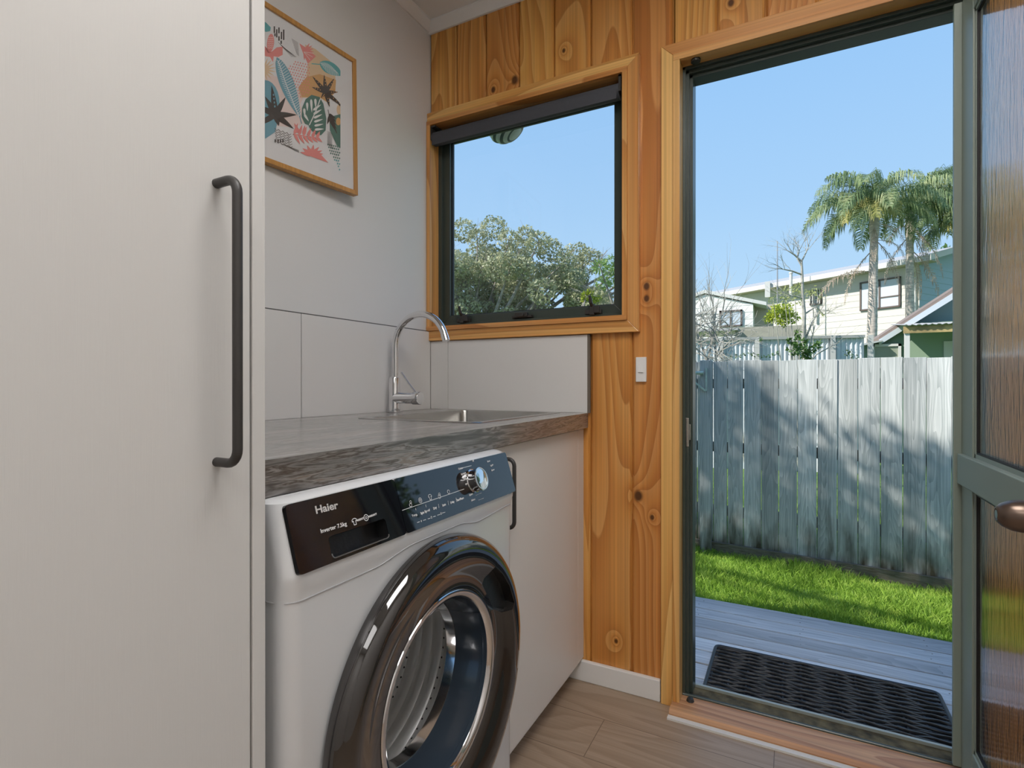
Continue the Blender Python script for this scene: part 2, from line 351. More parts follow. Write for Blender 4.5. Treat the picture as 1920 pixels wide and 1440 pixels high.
def frame_mb(mb, x0, x1, z0, z1, w, y0, y1, wl=None, wr=None, wt=None, wb=None):
    wl = w if wl is None else wl; wr = w if wr is None else wr; wt = w if wt is None else wt; wb = w if wb is None else wb
    D = (0, y1 - y0, 0)
    mb.prism([(x0, y0, z0), (x0, y0, z1), (x0 + wl, y0, z1 - wt), (x0 + wl, y0, z0 + wb)], D)
    mb.prism([(x1, y0, z0), (x1, y0, z1), (x1 - wr, y0, z1 - wt), (x1 - wr, y0, z0 + wb)], D)
    mb.prism([(x0, y0, z1), (x1, y0, z1), (x1 - wr, y0, z1 - wt), (x0 + wl, y0, z1 - wt)], D)
    mb.prism([(x0, y0, z0), (x1, y0, z0), (x1 - wr, y0, z0 + wb), (x0 + wl, y0, z0 + wb)], D)
    return mb
def text(name, s, origin, xd, yd, size, mat, parent, bold=0, extr=.0004, target_w=None):
    cu = bpy.data.curves.new(name, 'FONT'); cu.body = s; cu.size = size; cu.extrude = extr; cu.offset = bold
    o = bpy.data.objects.new('tmp', cu); C.objects.link(o); dg = bpy.context.evaluated_depsgraph_get(); dg.update()
    me = bpy.data.meshes.new_from_object(o.evaluated_get(dg)); bpy.data.objects.remove(o); me.name = name
    xd = Vector(xd).normalized(); yd = Vector(yd).normalized(); zd = xd.cross(yd)
    k = 1
    if target_w and len(me.vertices):
        k = target_w / (max(v.co.x for v in me.vertices) - min(v.co.x for v in me.vertices))
    off = wloc(parent)
    for v in me.vertices: v.co = Vector(origin) - off + xd * v.co.x * k + yd * v.co.y + zd * (v.co.z)
    me.materials.clear(); me.materials.append(mat); ob = bpy.data.objects.new(name, me); C.objects.link(ob); ob.parent = parent; return ob
def arc(c, u, v, r, a0, a1, n=12):
    c, u, v = Vector(c), Vector(u), Vector(v); return [c + u * r * math.cos(R(a0 + (a1 - a0) * i / n)) + v * r * math.sin(R(a0 + (a1 - a0) * i / n)) for i in range(n + 1)]

# ================================================================== ROOM SHELL
RX, RY, RH = 2.35, -3.3, 2.4
S = dict(kind='structure')
tag(MB().box((0, RY, -.04), (RX, -.085, 0)).box((0, -.085, -.04), (.9345, -.001, 0)).box((1.72, -.085, -.04), (RX, -.001, 0)).build('floor', floor_m), **S)
tag(bx('wall_left', (-.1, RY, 0), (0, .1, RH), wallw), **S)
tag(bx('ceiling', (-.1, RY, RH), (RX + .1, .1, RH + .05), ceil_m), **S)
tag(bx('wall_right', (RX, RY, 0), (RX + .1, .1, RH), wallw), **S)
tag(bx('wall_back', (-.1, RY - .1, 0), (RX + .1, RY, RH), wallw), **S)
WX0, WX1, WZ0, WZ1 = .002, .793, 1.203, 2.016   # rough window opening
DX0, DX1, DZ1 = .937, 1.69, 2.012               # rough door opening
g = [0.0, .123, .253, .391, .528, .662, .803, .931, 1.062, 1.192, 1.325, 1.457, 1.59, 1.722, 1.855, 1.987, 2.12, 2.252, RX]
mb = MB()
def board(x0, x1, z0, z1, i, gl=True, gr=True):
    c = .0065; P = [(x0 + (.0015 if gl else 0), .012)]
    P += [(x0 + (.0015 if gl else 0), c), (x0 + c + .0015, 0)] if gl else [(x0, 0)]
    P += [(x1 - c - .0015, 0), (x1 - .0015, c)] if gr else [(x1, 0)]
    P += [(x1 - (.0015 if gr else 0), .012)]
    mb.bid = i * .37 + .11; mb.prism([(a, b_, z0) for a, b_ in P], (0, 0, z1 - z0))
for i in range(len(g) - 1):
    x0, x1 = g[i], g[i + 1]; cuts = sorted({x0, x1} | {c for c in (WX1, DX0, DX1) if x0 < c < x1})
    for a, b_ in zip(cuts[:-1], cuts[1:]):
        mid = (a + b_) / 2; gl, gr = a == x0, b_ == x1
        if mid < WX1: rs = [(0, WZ0), (WZ1, RH)]
        elif DX0 < mid < DX1: rs = [(DZ1, RH)]
        else: rs = [(0, RH)]
        for z0, z1 in rs: board(a, b_, z0, z1, i, gl, gr)
mb.bid = .5
for a, b_ in (((0, .012, 0), (WX1, .1, WZ0)), ((0, .012, WZ1), (WX1, .1, RH)), ((WX1, .012, 0), (DX0, .1, RH)), ((DX0, .012, DZ1), (DX1, .1, RH)), ((DX1, .012, 0), (RX, .1, RH))): mb.box(a, b_)
tag(mb.build('wall_far', pine), **S)
mb = MB()   # roof over the laundry, shades the deck
mb.prism([(-4, -3.6, 3.0), (-4, .32, 2.56), (-4, .32, 2.46), (-4, -3.6, 2.46)], (8.6, 0, 0))
tag(mb.build('trim_8', plain('painted_soffit', (.7, .7, .68), .6)), **S)
mb = MB(); mb.box((-4, .0, -.6), (-.1, .1, 2.46)); mb.box((RX + .1, 0, -.6), (4.6, .1, 2.46)); mb.box((0, .02, -.6), (RX, .1, -.04))
tag(mb.build('trim_9', plain('outside_cladding', (.62, .6, .55), .6)), **S)
# ceiling battens
mb = MB(); mb.prism([(0, 0, RH), (0, -.034, RH), (0, -.034, RH - .006), (0, -.008, RH - .034), (0, 0, RH - .034)], (RX, 0, 0)); tag(mb.build('trim_1', trimw), **S)
mb = MB(); mb.prism([(0, 0, RH), (.03, 0, RH), (.03, 0, RH - .006), (.006, 0, RH - .03), (0, 0, RH - .03)], (0, RY, 0)); tag(mb.build('trim_2', trimw), **S)
tag(MB().box((.59, -.016, 0), (.8965, 0, .068)).build('baseboard_far', trimw, bevel=.003), **S)
tag(bx('trim_3', (.933, -.092, -.01), (1.72, -.073, .006), flr_edge), **S)

# ---- window
win = thing('window_1', None, None, (0.4, 0, 1.2), kind='structure')
mb = MB(); mb.bid = .3
D = .02
mb.prism([(.0008, -D, 1.2035), (.0008, -D, 2.0155), (.014, -D, 2.0155), (.014, -D, 1.2035)], (0, D, 0))
mb.prism([(.831, -D, 1.164), (.831, -D, 2.05), (.793, -D, 2.016), (.793, -D, 1.203)], (0, D, 0))
mb.build('window_jamb_trim', pine_trim, win, bevel=.0015)
mb = MB(); mb.bid = .8
mb.prism([(.0008, -D, 2.05), (.831, -D, 2.05), (.793, -D, 2.016), (.0008, -D, 2.016)], (0, D, 0)); mb.bid = 1.7
mb.prism([(.0008, -D, 1.164), (.831, -D, 1.164), (.793, -D, 1.203), (.0008, -D, 1.203)], (0, D, 0))
mb.build('window_head_trim', pine_rail, win, bevel=.0015)
mb = MB(); mb.bid = 2.1; mb.box((.002, -.025, 1.219), (.018, .09, 2.0)); mb.box((.777, -.025, 1.219), (.793, .09, 2.0)); mb.build('window_lining', pine_trim, win)
mb = MB(); mb.bid = 2.6; mb.box((.002, -.025, 2.0), (.793, .09, 2.016)); mb.box((.002, -.027, 1.203), (.793, .09, 1.219)); mb.build('window_sill', pine_rail, win)
mb = MB(); frame_mb(mb, .018, .777, 1.219, 2.0, .016, .032, .092); frame_mb(mb, .030, .765, 1.231, 1.988, .034, .045, .078)
mb.build('window_frame', alu_d, win, bevel=.0012)
bx('window_pane', (.06, .060, 1.26), (.735, .064, 1.96), pane_m, win)
mb = MB(); frame_mb(mb, .064, .731, 1.265, 1.954, .004, .0575, .0665); mb.build('gasket', gasket, win)
def latch(x):
    m = MB(); m.box((x - .028, .028, 1.236), (x + .03, .046, 1.250)); m.box((x - .008, .020, 1.232), (x + .008, .034, 1.268))
    m.tube([(x, .024, 1.262), (x - .002, .014, 1.272), (x - .003, .006, 1.295)], [.006, .006, .0045], 8); m.box((x + .006, .018, 1.238), (x + .026, .03, 1.262))
    return m.build('window_latch', blackm, win, bevel=.001)
latch(.135); latch(.66)
m = MB(); m.box((.35, .026, 1.238), (.43, .046, 1.247)); m.box((.365, .02, 1.241), (.415, .034, 1.256)); m.cyl((.40, .024, 1.247), (.40, .012, 1.247), .005, 10); m.build('window_stay', blackm, win, bevel=.001)
# ---- roller blind
bl = thing('roller_blind', 'rolled-up charcoal fabric roller blind across the top of the window', 'blind', (.39, 0, 1.95))
mb = MB(); mb.lathe([(.0, -.371), (.026, -.371), (.026, .371), (.0, .371)], (.393, .003, 1.953), 'X', 32); mb.build('fabric_roll', blind_m, bl, smooth=40)
mb = MB(); mb.box((.028, -.0232, 1.926), (.758, -.0215, 1.953)); mb.box((.028, -.0248, 1.920), (.758, -.0205, 1.930)); mb.build('hem_bar', blind_m, bl)
for x in (.0195, .7645):
    m = MB(); m.box((x, -.022, 1.943), (x + .004 if x < .4 else x + .008, .026, 1.996)); m.box((x, -.022, 1.990), (x + .022 if x < .4 else x + .008, .026, 1.996))
    m.cyl((x, .003, 1.963), (x + .007, .003, 1.963), .015, 16); m.build('bracket', blackm, bl)
mb = MB()
for s_ in (-.012, .018):
    for k in range(150):
        z = 1.955 - k * .0042
        if z > 1.32: mb.lathe([(.0001, -.0017), (.0017, 0), (.0001, .0017)], (.7715, s_, z), 'Z', 5)
    mb.tube([(.7715, s_, 1.32), (.7715, s_, 1.955)], .0005, 4); mb.build('bead_chain', gasket, bl); mb = MB()

# ---- ribbed dome added outside, standing in for a room lamp reflected in the window
la = thing('reflection_dome', 'pale ribbed dome added outside above the window in place of a reflection in the glass', 'dome', (.2, .1, 2.1))
lc = Vector((.165, .32, 2.125)); lm = plain('pale_green_dome', (.55, .62, .52), .3)
prof = []
for i in range(25):
    a = R(90 * i / 24); r = .088 * math.cos(a) + (.004 if (i // 3) % 2 else 0); prof.append((max(r, .0005), -.075 * math.sin(a)))
mb = MB()
for i in range(len(prof) - 1): mb.cur = 1 if i in (5, 6, 11, 12, 17) else 0; mb.lathe(prof[i:i + 2], (0, 0, 0), 'Z', 40) if prof[i + 1][0] > .01 else None
mb.cur = 0; mb.lathe([(.088, .02), prof[0]], (0, 0, 0), 'Z', 40)
sh_ = mb.build('dome_shell', [lm, plain('dome_band', (.06, .09, .07), .5)], None, smooth=30); sh_.parent = la; sh_.location = lc - la.location; sh_.rotation_euler = (R(10), R(-38), 0)
mb = MB(); mb.tube([lc + Vector((0, 0, .02)), lc + Vector((0, 0, .07)), lc + Vector((0, -.06, .10)), (lc.x, .1, lc.z + .1)], .010, 10); mb.cyl((lc.x, .1, lc.z + .1), (lc.x, .115, lc.z + .1), .045); mb.build('bracket_arm', blackm, la, smooth=40)

# ---- door opening
door = thing('door_1', None, None, (1.3, 0, 0), kind='structure')
mb = MB(); mb.bid = .4
mb.prism([(.90, -D, 0), (.90, -D, 2.047), (.937, -D, 2.010), (.937, -D, 0)], (0, D, 0)); mb.prism([(1.73, -D, 0), (1.73, -D, 2.047), (1.693, -D, 2.010), (1.693, -D, 0)], (0, D, 0))
mb.build('door_jamb_trim', pine_trim, door, bevel=.0015)
mb = MB(); mb.bid = 1.1; mb.prism([(.90, -D, 2.047), (1.73, -D, 2.047), (1.693, -D, 2.010), (.937, -D, 2.010)], (0, D, 0)); mb.build('door_head_trim', pine_rail, door, bevel=.0015)
mb = MB(); mb.bid = 3.1; mb.box((.937, -.026, 0.02), (.957, .1, 1.99)); mb.box((1.673, -.026, 0.02), (1.693, .1, 1.99)); mb.build('door_lining', pine_trim, door, bevel=.001)
mb = MB(); mb.bid = 3.6; mb.box((.937, -.026, 1.99), (1.693, .1, 2.010)); mb.build('door_lining', pine_rail, door, bevel=.001)
mb = MB()
for (a, b_, y0, y1) in ((.957, .966, .024, .105), (.957, .984, .05, .105), (.957, .975, .036, .105)):
    k = b_ - a
    mb.box((a, y0, .02), (b_, y1, 1.99)); mb.box((1.673 - k, y0, .02), (1.673, y1, 1.99)); mb.box((a, y0, 1.99 - k), (1.673, y1, 1.99))
mb.build('door_frame', alu_d, door, bevel=.001)
m = MB(); m.box((.966, .034, .80), (.975, .056, .89)); m.box((.974, .04, .82), (.979, .05, .87)); m.build('strike_plate', steel, door, bevel=.001)
m = MB(); m.lathe([(.0, -.008), (.014, -.008), (.014, 0), (0, 0)], (1.0, .0, 1.990), 'Z', 16); m.build('hold_open_catch', blackm, door)
m = MB(); m.lathe([(.0, .0), (.012, .0), (.009, .008), (0, .009)], (.985, -.0, .022), 'Z', 16); m.build('floor_catch', blackm, door)
mb = MB(); mb.bid = .9; mb.prism([(.935, -.074, -.02), (.935, -.074, .010), (.935, -.066, .020), (.935, .022, .022), (.935, .022, -.02)], (.78, 0, 0)); mb.build('door_sill', sill_m, door)
mb = MB(); mb.box((.957, .022, -.02), (1.673, .032, .022)); mb.lathe([(0, 0), (.006, 0), (.006, .716), (0, .716)], (.957, .027, .022), 'X', 12)
mb.box((.957, .022, -.06), (1.673, .126, .002)); mb.build('threshold', alu_d, door, bevel=.001)
bx('threshold_lip', (.957, .116, -.06), (1.673, .126, .014), plain('worn_aluminium', (.36, .39, .36), .4), door)
bx('track_dirt', (.958, .0325, .002), (1.672, .1155, .0055), dirt, door)

# ---- door leaf, opened square into the room
leaf = thing('door_2', None, None, (1.64, 0, 0), kind='structure')
lx0, lx1 = 1.634, 1.670; ly0, ly1 = -.006, -.70; lz0, lz1 = .045, 1.945
def lbox(n, y0, y1, z0, z1, x0=lx0, x1=lx1, m=alu): return MB().box((x0, min(y0, y1), z0), (x1, max(y0, y1), z1)).build(n, m, leaf, bevel=.002)
lbox('stile', ly0, ly0 - .100, lz0, lz1); lbox('stile', ly1, ly1 + .100, lz0, lz1)
lbox('top_rail', ly0 - .1, ly1 + .1, 1.872, lz1, lx0 + .0005, lx1 - .0005); lbox('bottom_rail', ly0 - .1, ly1 + .1, lz0, .135, lx0 + .0005, lx1 - .0005)
lbox('mid_rail', ly0 - .018, ly1 + .02, .752, .826, lx0 - .010, lx1 + .002)
lbox('stile_edge', ly0, ly0 - .012, lz0, lz1, lx0 - .016, lx0 + .001)
mb = MB()
for z0, z1 in ((.135, .752), (.826, 1.872)):
    for (a, b_) in (((lx0 + .004, ly0 - .107, z0), (lx1 - .004, ly0 - .098, z1)), ((lx0 + .004, ly1 + .098, z0), (lx1 - .004, ly1 + .107, z1)), ((lx0 + .004, ly1 + .098, z0), (lx1 - .004, ly0 - .098, z0 + .009)), ((lx0 + .004, ly1 + .098, z1 - .009), (lx1 - .004, ly0 - .098, z1))): mb.box(a, b_)
mb.build('glazing_bead', alu, leaf)
mb = MB()
for z0, z1 in ((.135, .752), (.826, 1.872)):
    for (a, b_) in (((lx0 + .006, ly0 - .110, z0 + .008), (lx1 - .006, ly0 - .107, z1 - .008)), ((lx0 + .006, ly1 + .110, z0 + .009), (lx1 - .006, ly0 - .110, z0 + .013)), ((lx0 + .006, ly1 + .110, z1 - .013), (lx1 - .006, ly0 - .110, z1 - .009))): mb.box(a, b_)
mb.build('gasket', gasket, leaf)
for z0, z1 in ((.140, .748), (.830, 1.868)): bx('glass_pane', (1.643, ly1 + .1, z0), (1.649, ly0 - .1, z1), obs_m, leaf)
ky, kz = -.600, .792
mb = MB(); mb.lathe([(.0005, -.074), (.008, -.0735), (.0095, -.0755), (.012, -.075), (.018, -.069), (.0235, -.058), (.0255, -.045), (.024, -.032), (.019, -.020), (.013, -.012), (.012, -.004), (.026, -.003), (.027, .0)], (lx0 - .010, ky, kz), 'X', 40)
mb.build('door_knob', brown_kn, leaf, smooth=50)
MB().lathe([(.0001, -.070), (.007, -.070), (.007, -.0752), (.0001, -.0752)], (lx0 - .0102, ky, kz), 'X', 20).build('thumb_turn', chrome, leaf, smooth=30)

# ---- backsplash panels
tag(MB().box((0, -1.28, .90), (.010, -.6305, 1.2)).box((0, -.6275, .90), (.010, -.010, 1.2)).build('trim_4', splash, bevel=.0008), **S)
tag(bx('trim_5', (0, -1.28, .9), (.004, -.001, 1.204), seam_m), **S)
tag(MB().box((.011, -.010, .90), (.0915, -.001, 1.162)).box((.0935, -.010, .90), (.659, -.001, 1.162)).build('trim_6', splash, bevel=.0008), **S)
tag(bx('trim_7', (.655, -.0105, .90), (.664, -.0005, 1.163), plain('backsplash_edge', (.16, .13, .10), .5)), **S)

# ---- light switch
sw = thing('light_switch', 'white wall switch with single rocker on the pine panelling', 'switch', (.834, 0, 1.043))
MB().box((.8175, -.0095, 1.004), (.8515, 0, 1.083)).build('switch_plate', switch_m, sw, bevel=.002)
MB().box((.8265, -.0135, 1.034), (.8425, -.009, 1.054)).build('rocker', plain('rocker_white', (.87, .86, .84), .25), sw, bevel=.001)

# ---- unseen ceiling panels, added to brighten the room
def ceiling_fill(x, y, w_, d_, power, label):
    t_ = thing('ceiling_fill', label, 'light', (x, y, RH), 'added ceiling fill lights')
    mb = MB()
    for a, b_ in (((x - w_ / 2, y - d_ / 2, RH - .05), (x + w_ / 2, y - d_ / 2 + .012, RH)), ((x - w_ / 2, y + d_ / 2 - .012, RH - .05), (x + w_ / 2, y + d_ / 2, RH)), ((x - w_ / 2, y - d_ / 2, RH - .05), (x - w_ / 2 + .012, y + d_ / 2, RH)), ((x + w_ / 2 - .012, y - d_ / 2, RH - .05), (x + w_ / 2, y + d_ / 2, RH))): mb.box(a, b_)
    mb.build('frame', trimw, t_)
    m_, tt, b_ = newmat('lit_diffuser'); b_.inputs['Emission Color'].default_value = (1, .975, .955, 1); b_.inputs['Emission Strength'].default_value = power
    b_.inputs['Base Color'].default_value = (.8, .8, .8, 1)
    bx('diffuser', (x - w_ / 2 + .012, y - d_ / 2 + .012, RH - .045), (x + w_ / 2 - .012, y + d_ / 2 - .012, RH - .03), m_, t_)
ceiling_fill(1.45, -2.6, 1.2, .8, 4.5, 'large opal ceiling panel added behind the viewer as fill light')
ceiling_fill(1.38, -1.25, .8, .8, 10.5, 'square opal ceiling panel added above the washing machine aisle as fill light')

# ================================================================== TALL CABINET
tx = .70; ty = -1.2765
cabt = thing('tall_cabinet', 'tall off-white textured cupboard at the left edge of the picture', 'cabinet', (.35, -1.6, 0))
mb = MB(); mb.box((.01, ty - .0172, 0), (tx, ty, 2.34)); mb.box((.01, ty - .632, 0), (tx - .02, ty - .615, 2.34)); mb.box((.01, ty - .632, .10), (tx - .02, ty, .118)); mb.box((.01, ty - .632, 2.32), (tx - .02, ty, 2.34)); mb.box((.01, ty - .632, 0), (.02, ty, 2.34)); mb.box((.6, ty - .632, 0), (.615, ty, .1))
mb.build('carcass', cabw, cabt, bevel=.001)
MB().box((tx - .0185, ty - .63, .105), (tx - .001, ty - .0195, 2.33)).build('door', cabw, cabt, bevel=.0015)
def dhandle(name, x, y, z0, z1, so_, r, parent, n=10):
    rc = .016
    p = [(x, y, z1)] + arc((x + so_ - rc, y, z1 - rc), (0, 0, 1), (1, 0, 0), rc, 0, 90, 6) + arc((x + so_ - rc, y, z0 + rc), (1, 0, 0), (0, 0, -1), rc, 0, 90, 6) + [(x, y, z0)]
    mb = MB(); mb.tube(p, r, 14); return mb.build(name, blackm, parent, smooth=60)
dhandle('handle', tx - .001, -1.3375, .913, 1.220, .036, .0052, cabt)

# ================================================================== BASE CABINET
cabb = thing('sink_cabinet', 'pale pinkish-white base cabinet under the sink beside the washing machine', 'cabinet', (.3, -.3, 0))
fx = .640
mb = MB(); mb.box((.02, -.615, .09), (fx - .019, -.598, .851)); mb.box((.02, -.012, .09), (fx - .019, -.003, .851)); mb.box((.02, -.615, .09), (fx - .019, -.003, .107)); mb.box((.02, -.615, .09), (.03, -.003, .851))
mb.box((.575, -.598, 0), (.59, -.003, .09)); mb.build('carcass', cabs, cabb)
MB().box((fx - .018, -.612, .075), (fx, -.0575, .846)).build('door', cabs, cabb, bevel=.0012)
MB().box((fx - .018, -.0545, .075), (fx - .001, -.001, .851)).build('filler_strip', cabs, cabb, bevel=.001)
dhandle('handle', fx, -.563, .648, .815, .027, .005, cabb)

# ================================================================== WORKTOP with sink cut-out
sx0, sx1, sy0, sy1 = .185, .560, -.565, -.052
mb = MB(); x1 = .658; yL = -1.276
mb.box((.0105, yL, .851), (sx0, -.0115, .9)); mb.box((sx1, yL, .851), (x1, -.0115, .9)); mb.box((sx0, yL, .851), (sx1, sy0, .9)); mb.box((sx0, sy1, .851), (sx1, -.0115, .9))
wt = mb.build('worktop', lam); tag(wt, 'grey driftwood-look laminate worktop running over the washing machine and sink cabinet', 'worktop')
sk = thing('sink', 'rectangular stainless steel sink bowl set into the grey worktop', 'sink', (.37, -.3, .9))
def rrect(x0, x1, y0, y1, r, z, n=6):
    out = []
    for cx_, cy_, a0 in ((x1 - r, y1 - r, 0), (x0 + r, y1 - r, 90), (x0 + r, y0 + r, 180), (x1 - r, y0 + r, 270)):
        for i in range(n + 1):
            a = R(a0 + 90 * i / n); out.append((cx_ + r * math.cos(a), cy_ + r * math.sin(a), z))
    return out
def loft(mb, loops, capa=True, capb=True):
    n = len(loops[0]); vs = [p for l in loops for p in l]; fs = [(i * n + j, i * n + (j + 1) % n, (i + 1) * n + (j + 1) % n, (i + 1) * n + j) for i in range(len(loops) - 1) for j in range(n)]
    if capa: fs.append(tuple(range(n))[::-1])
    if capb: fs.append(tuple(range((len(loops) - 1) * n, len(loops) * n)))
    return mb.add(vs, fs)
mb = MB(); loft(mb, [rrect(sx0 - .016, sx1 + .016, sy0 - .016, sy1 + .016, .02, .9004), rrect(sx0 - .015, sx1 + .015, sy0 - .015, sy1 + .015, .02, .9018), rrect(sx0 + .012, sx1 - .012, sy0 + .012, sy1 - .012, .022, .9014), rrect(sx0 + .014, sx1 - .014, sy0 + .014, sy1 - .014, .022, .897), rrect(sx0 + .016, sx1 - .016, sy0 + .016, sy1 - .016, .022, .72), rrect(sx0 + .03, sx1 - .03, sy0 + .03, sy1 - .03, .02, .706)], False, True)
mb.build('bowl', steel, sk, smooth=50)
MB().lathe([(.0, .0), (.045, .0), (.05, .003), (.045, .004), (0, .002)], (.375, -.31, .7062), 'Z', 30).build('drain', chrome, sk, smooth=40)
mb = MB(); [mb.cyl((.2015, -.30 + i * .012, .875), (.199, -.30 + i * .012, .875), .003, 10) for i in range(3)]; mb.build('overflow_holes', gasket, sk)

# ================================================================== TAP
tp = thing('mixer_tap', 'chrome gooseneck mixer tap standing behind the sink', 'tap', (.056, -.28, .9))
cx_, cy_ = .058, -.28
mb = MB(); mb.lathe([(.0, .0018), (.027, .0018), (.027, .0045), (.0185, .006), (.0185, .118), (.0175, .12), (0, .12)], (cx_, cy_, .9), 'Z', 32); mb.lathe([(0, 0), (.0185, 0), (.0185, .082), (.0215, .083), (.0215, .108), (.020, .110), (0, .110)], (cx_, cy_, .9495), 'X', 32); mb.build('body', chrome, tp, smooth=40)
pth = [(cx_ + .004, cy_, 1.01), (cx_ + .004, cy_, 1.125)] + arc((cx_ + .108, cy_, 1.125), (-1, 0, 0), (0, 0, 1), .104, 0, 163, 26)
mb = MB(); mb.tube(pth, .0115, 20); e1 = Vector(pth[-1]); dd = (e1 - Vector(pth[-2])).normalized(); mb.tube([e1 - dd * .002, e1 + dd * .02], .0127, 20); mb.build('spout', chrome, tp, smooth=40)
MB().tube([(cx_ + .090, cy_, .968), (cx_ + .060, cy_, 1.000), (cx_ + .030, cy_, 1.036)], [.0035, .0033, .003], 12).build('lever', chrome, tp, smooth=40)

# ================================================================== PICTURE
Pn = Vector((math.cos(R(4.2)), -math.sin(R(4.2)), 0)); PU = Vector((math.sin(R(4.2)), math.cos(R(4.2)), 0)); P0 = Vector((.046, -.43, 1.8))
tl = R(.9); PX = (PU * math.cos(tl) + Vector((0, 0, 1)) * math.sin(tl)); PZ = Pn.cross(PX) * 1
pic = thing('framed_print', 'oak framed botanical cut-paper print hanging on the white wall', 'picture', tuple(P0))
def pp(x, y, d=0): return unp(x, y, P0 + Pn * d, Pn) 
tr_, br_ = pp(670, 112.5), pp(670, 366)
H_ = (tr_ - br_).length; ctr = (tr_ + br_) / 2; Wd = .47
def pl(u, v, d=0): return ctr - PX * (Wd / 2) + PX * u + PZ * v + Pn * d     # u right, v up, from the middle
hw, hh = Wd / 2, H_ / 2
mb = MB(); fw = .0135
def ff(a, b_, c_, d_, dep0, dep1): mb.prism([pl(*a, dep0), pl(*b_, dep0), pl(*c_, dep0), pl(*d_, dep0)], Pn * (dep1 - dep0))
ff((-hw, hh), (hw, hh), (hw - fw, hh - fw), (-hw + fw, hh - fw), -.022, .0); ff((-hw, -hh), (hw, -hh), (hw - fw, -hh + fw), (-hw + fw, -hh + fw), -.022, .0)
ff((-hw, -hh), (-hw, hh), (-hw + fw, hh - fw), (-hw + fw, -hh + fw), -.022, .0); ff((hw, -hh), (hw, hh), (hw - fw, hh - fw), (hw - fw, -hh + fw), -.022, .0)
mb.build('frame', frame_oak, pic, bevel=.001)
mb = MB(); mb.prism([pl(-hw + .012, -hh + .012, -.018), pl(hw - .012, -hh + .012, -.018), pl(hw - .012, hh - .012, -.018), pl(-hw + .012, hh - .012, -.018)], Pn * .012)
mb.build('paper', plain('white_paper', (.72, .71, .715), .7), pic)
mb = MB(); mb.prism([pl(-hw + .012, -hh + .012, -.0035), pl(hw - .012, -hh + .012, -.0035), pl(hw - .012, hh - .012, -.0035), pl(-hw + .012, hh - .012, -.0035)], Pn * .0015)
mb.build('glazing', pane_m, pic)
# artwork: flat inks laid one over another on the paper (coordinates in a close-up of the print)
INK = [plain('ink_' + n, c, .7) for n, c in (('coral', (.74, .27, .25)), ('blue', (.17, .36, .44)), ('ochre', (.62, .36, .16)), ('charcoal', (.075, .065, .06)), ('green', (.10, .20, .17)), ('blush', (.76, .62, .58)), ('white', (.76, .75, .74)), ('teal', (.13, .40, .42)), ('sand', (.70, .52, .34)))]
CO, BL, OC, CH, GR, BS, WH, TE, SA = range(9)
art = MB(); art_z = [0]
def q(gx, gy): return unp(480 + gx / 3.6, gy / 3.6, P0 + Pn * (-.0058 + art_z[0] * 2.2e-6), Pn)
def clipok(pts): return [(min(max(x, 66 - 130), 570), y) for x, y in pts]
def poly(col, pts):
    art.cur = col; art_z[0] += 1; P = [q(x, y) for x, y in clipok(pts)]
    c_ = sum(P, Vector()) / len(P); n = len(P); art.add(P + [c_], [(i, (i + 1) % n, n) for i in range(n)])
def blob(col, x, y, rx, ry, rot=0, n=20, f=lambda a: 1):
    r_ = R(rot); pts = []
    for i in range(n):
        a = 2 * math.pi * i / n; k = f(a); u, v = rx * k * math.cos(a), ry * k * math.sin(a); pts.append((x + u * math.cos(r_) - v * math.sin(r_), y + u * math.sin(r_) + v * math.cos(r_)))
    poly(col, pts)
def leafp(col, x0, y0, x1, y1, w_, n=8, k=.5):
    dx, dy = x1 - x0, y1 - y0; L_ = math.hypot(dx, dy); nx, ny = -dy / L_, dx / L_; a, b_ = [], []
    for i in range(n + 1):
        t_ = i / n; ww = w_ * math.sin(math.pi * min(1, t_ ** k)) ** .8 if 0 < i < n else 0; px, py = x0 + dx * t_, y0 + dy * t_; a.append((px + nx * ww, py + ny * ww)); b_.append((px - nx * ww, py - ny * ww))
    poly(col, a + b_[::-1][1:-1])
def strk(col, pts, w_=2):
    for (x0, y0), (x1, y1) in zip(pts[:-1], pts[1:]):
        L_ = math.hypot(x1 - x0, y1 - y0) or 1; nx, ny = -(y1 - y0) / L_ * w_, (x1 - x0) / L_ * w_; poly(col, [(x0 + nx, y0 + ny), (x1 + nx, y1 + ny), (x1 - nx, y1 - ny), (x0 - nx, y0 - ny)])
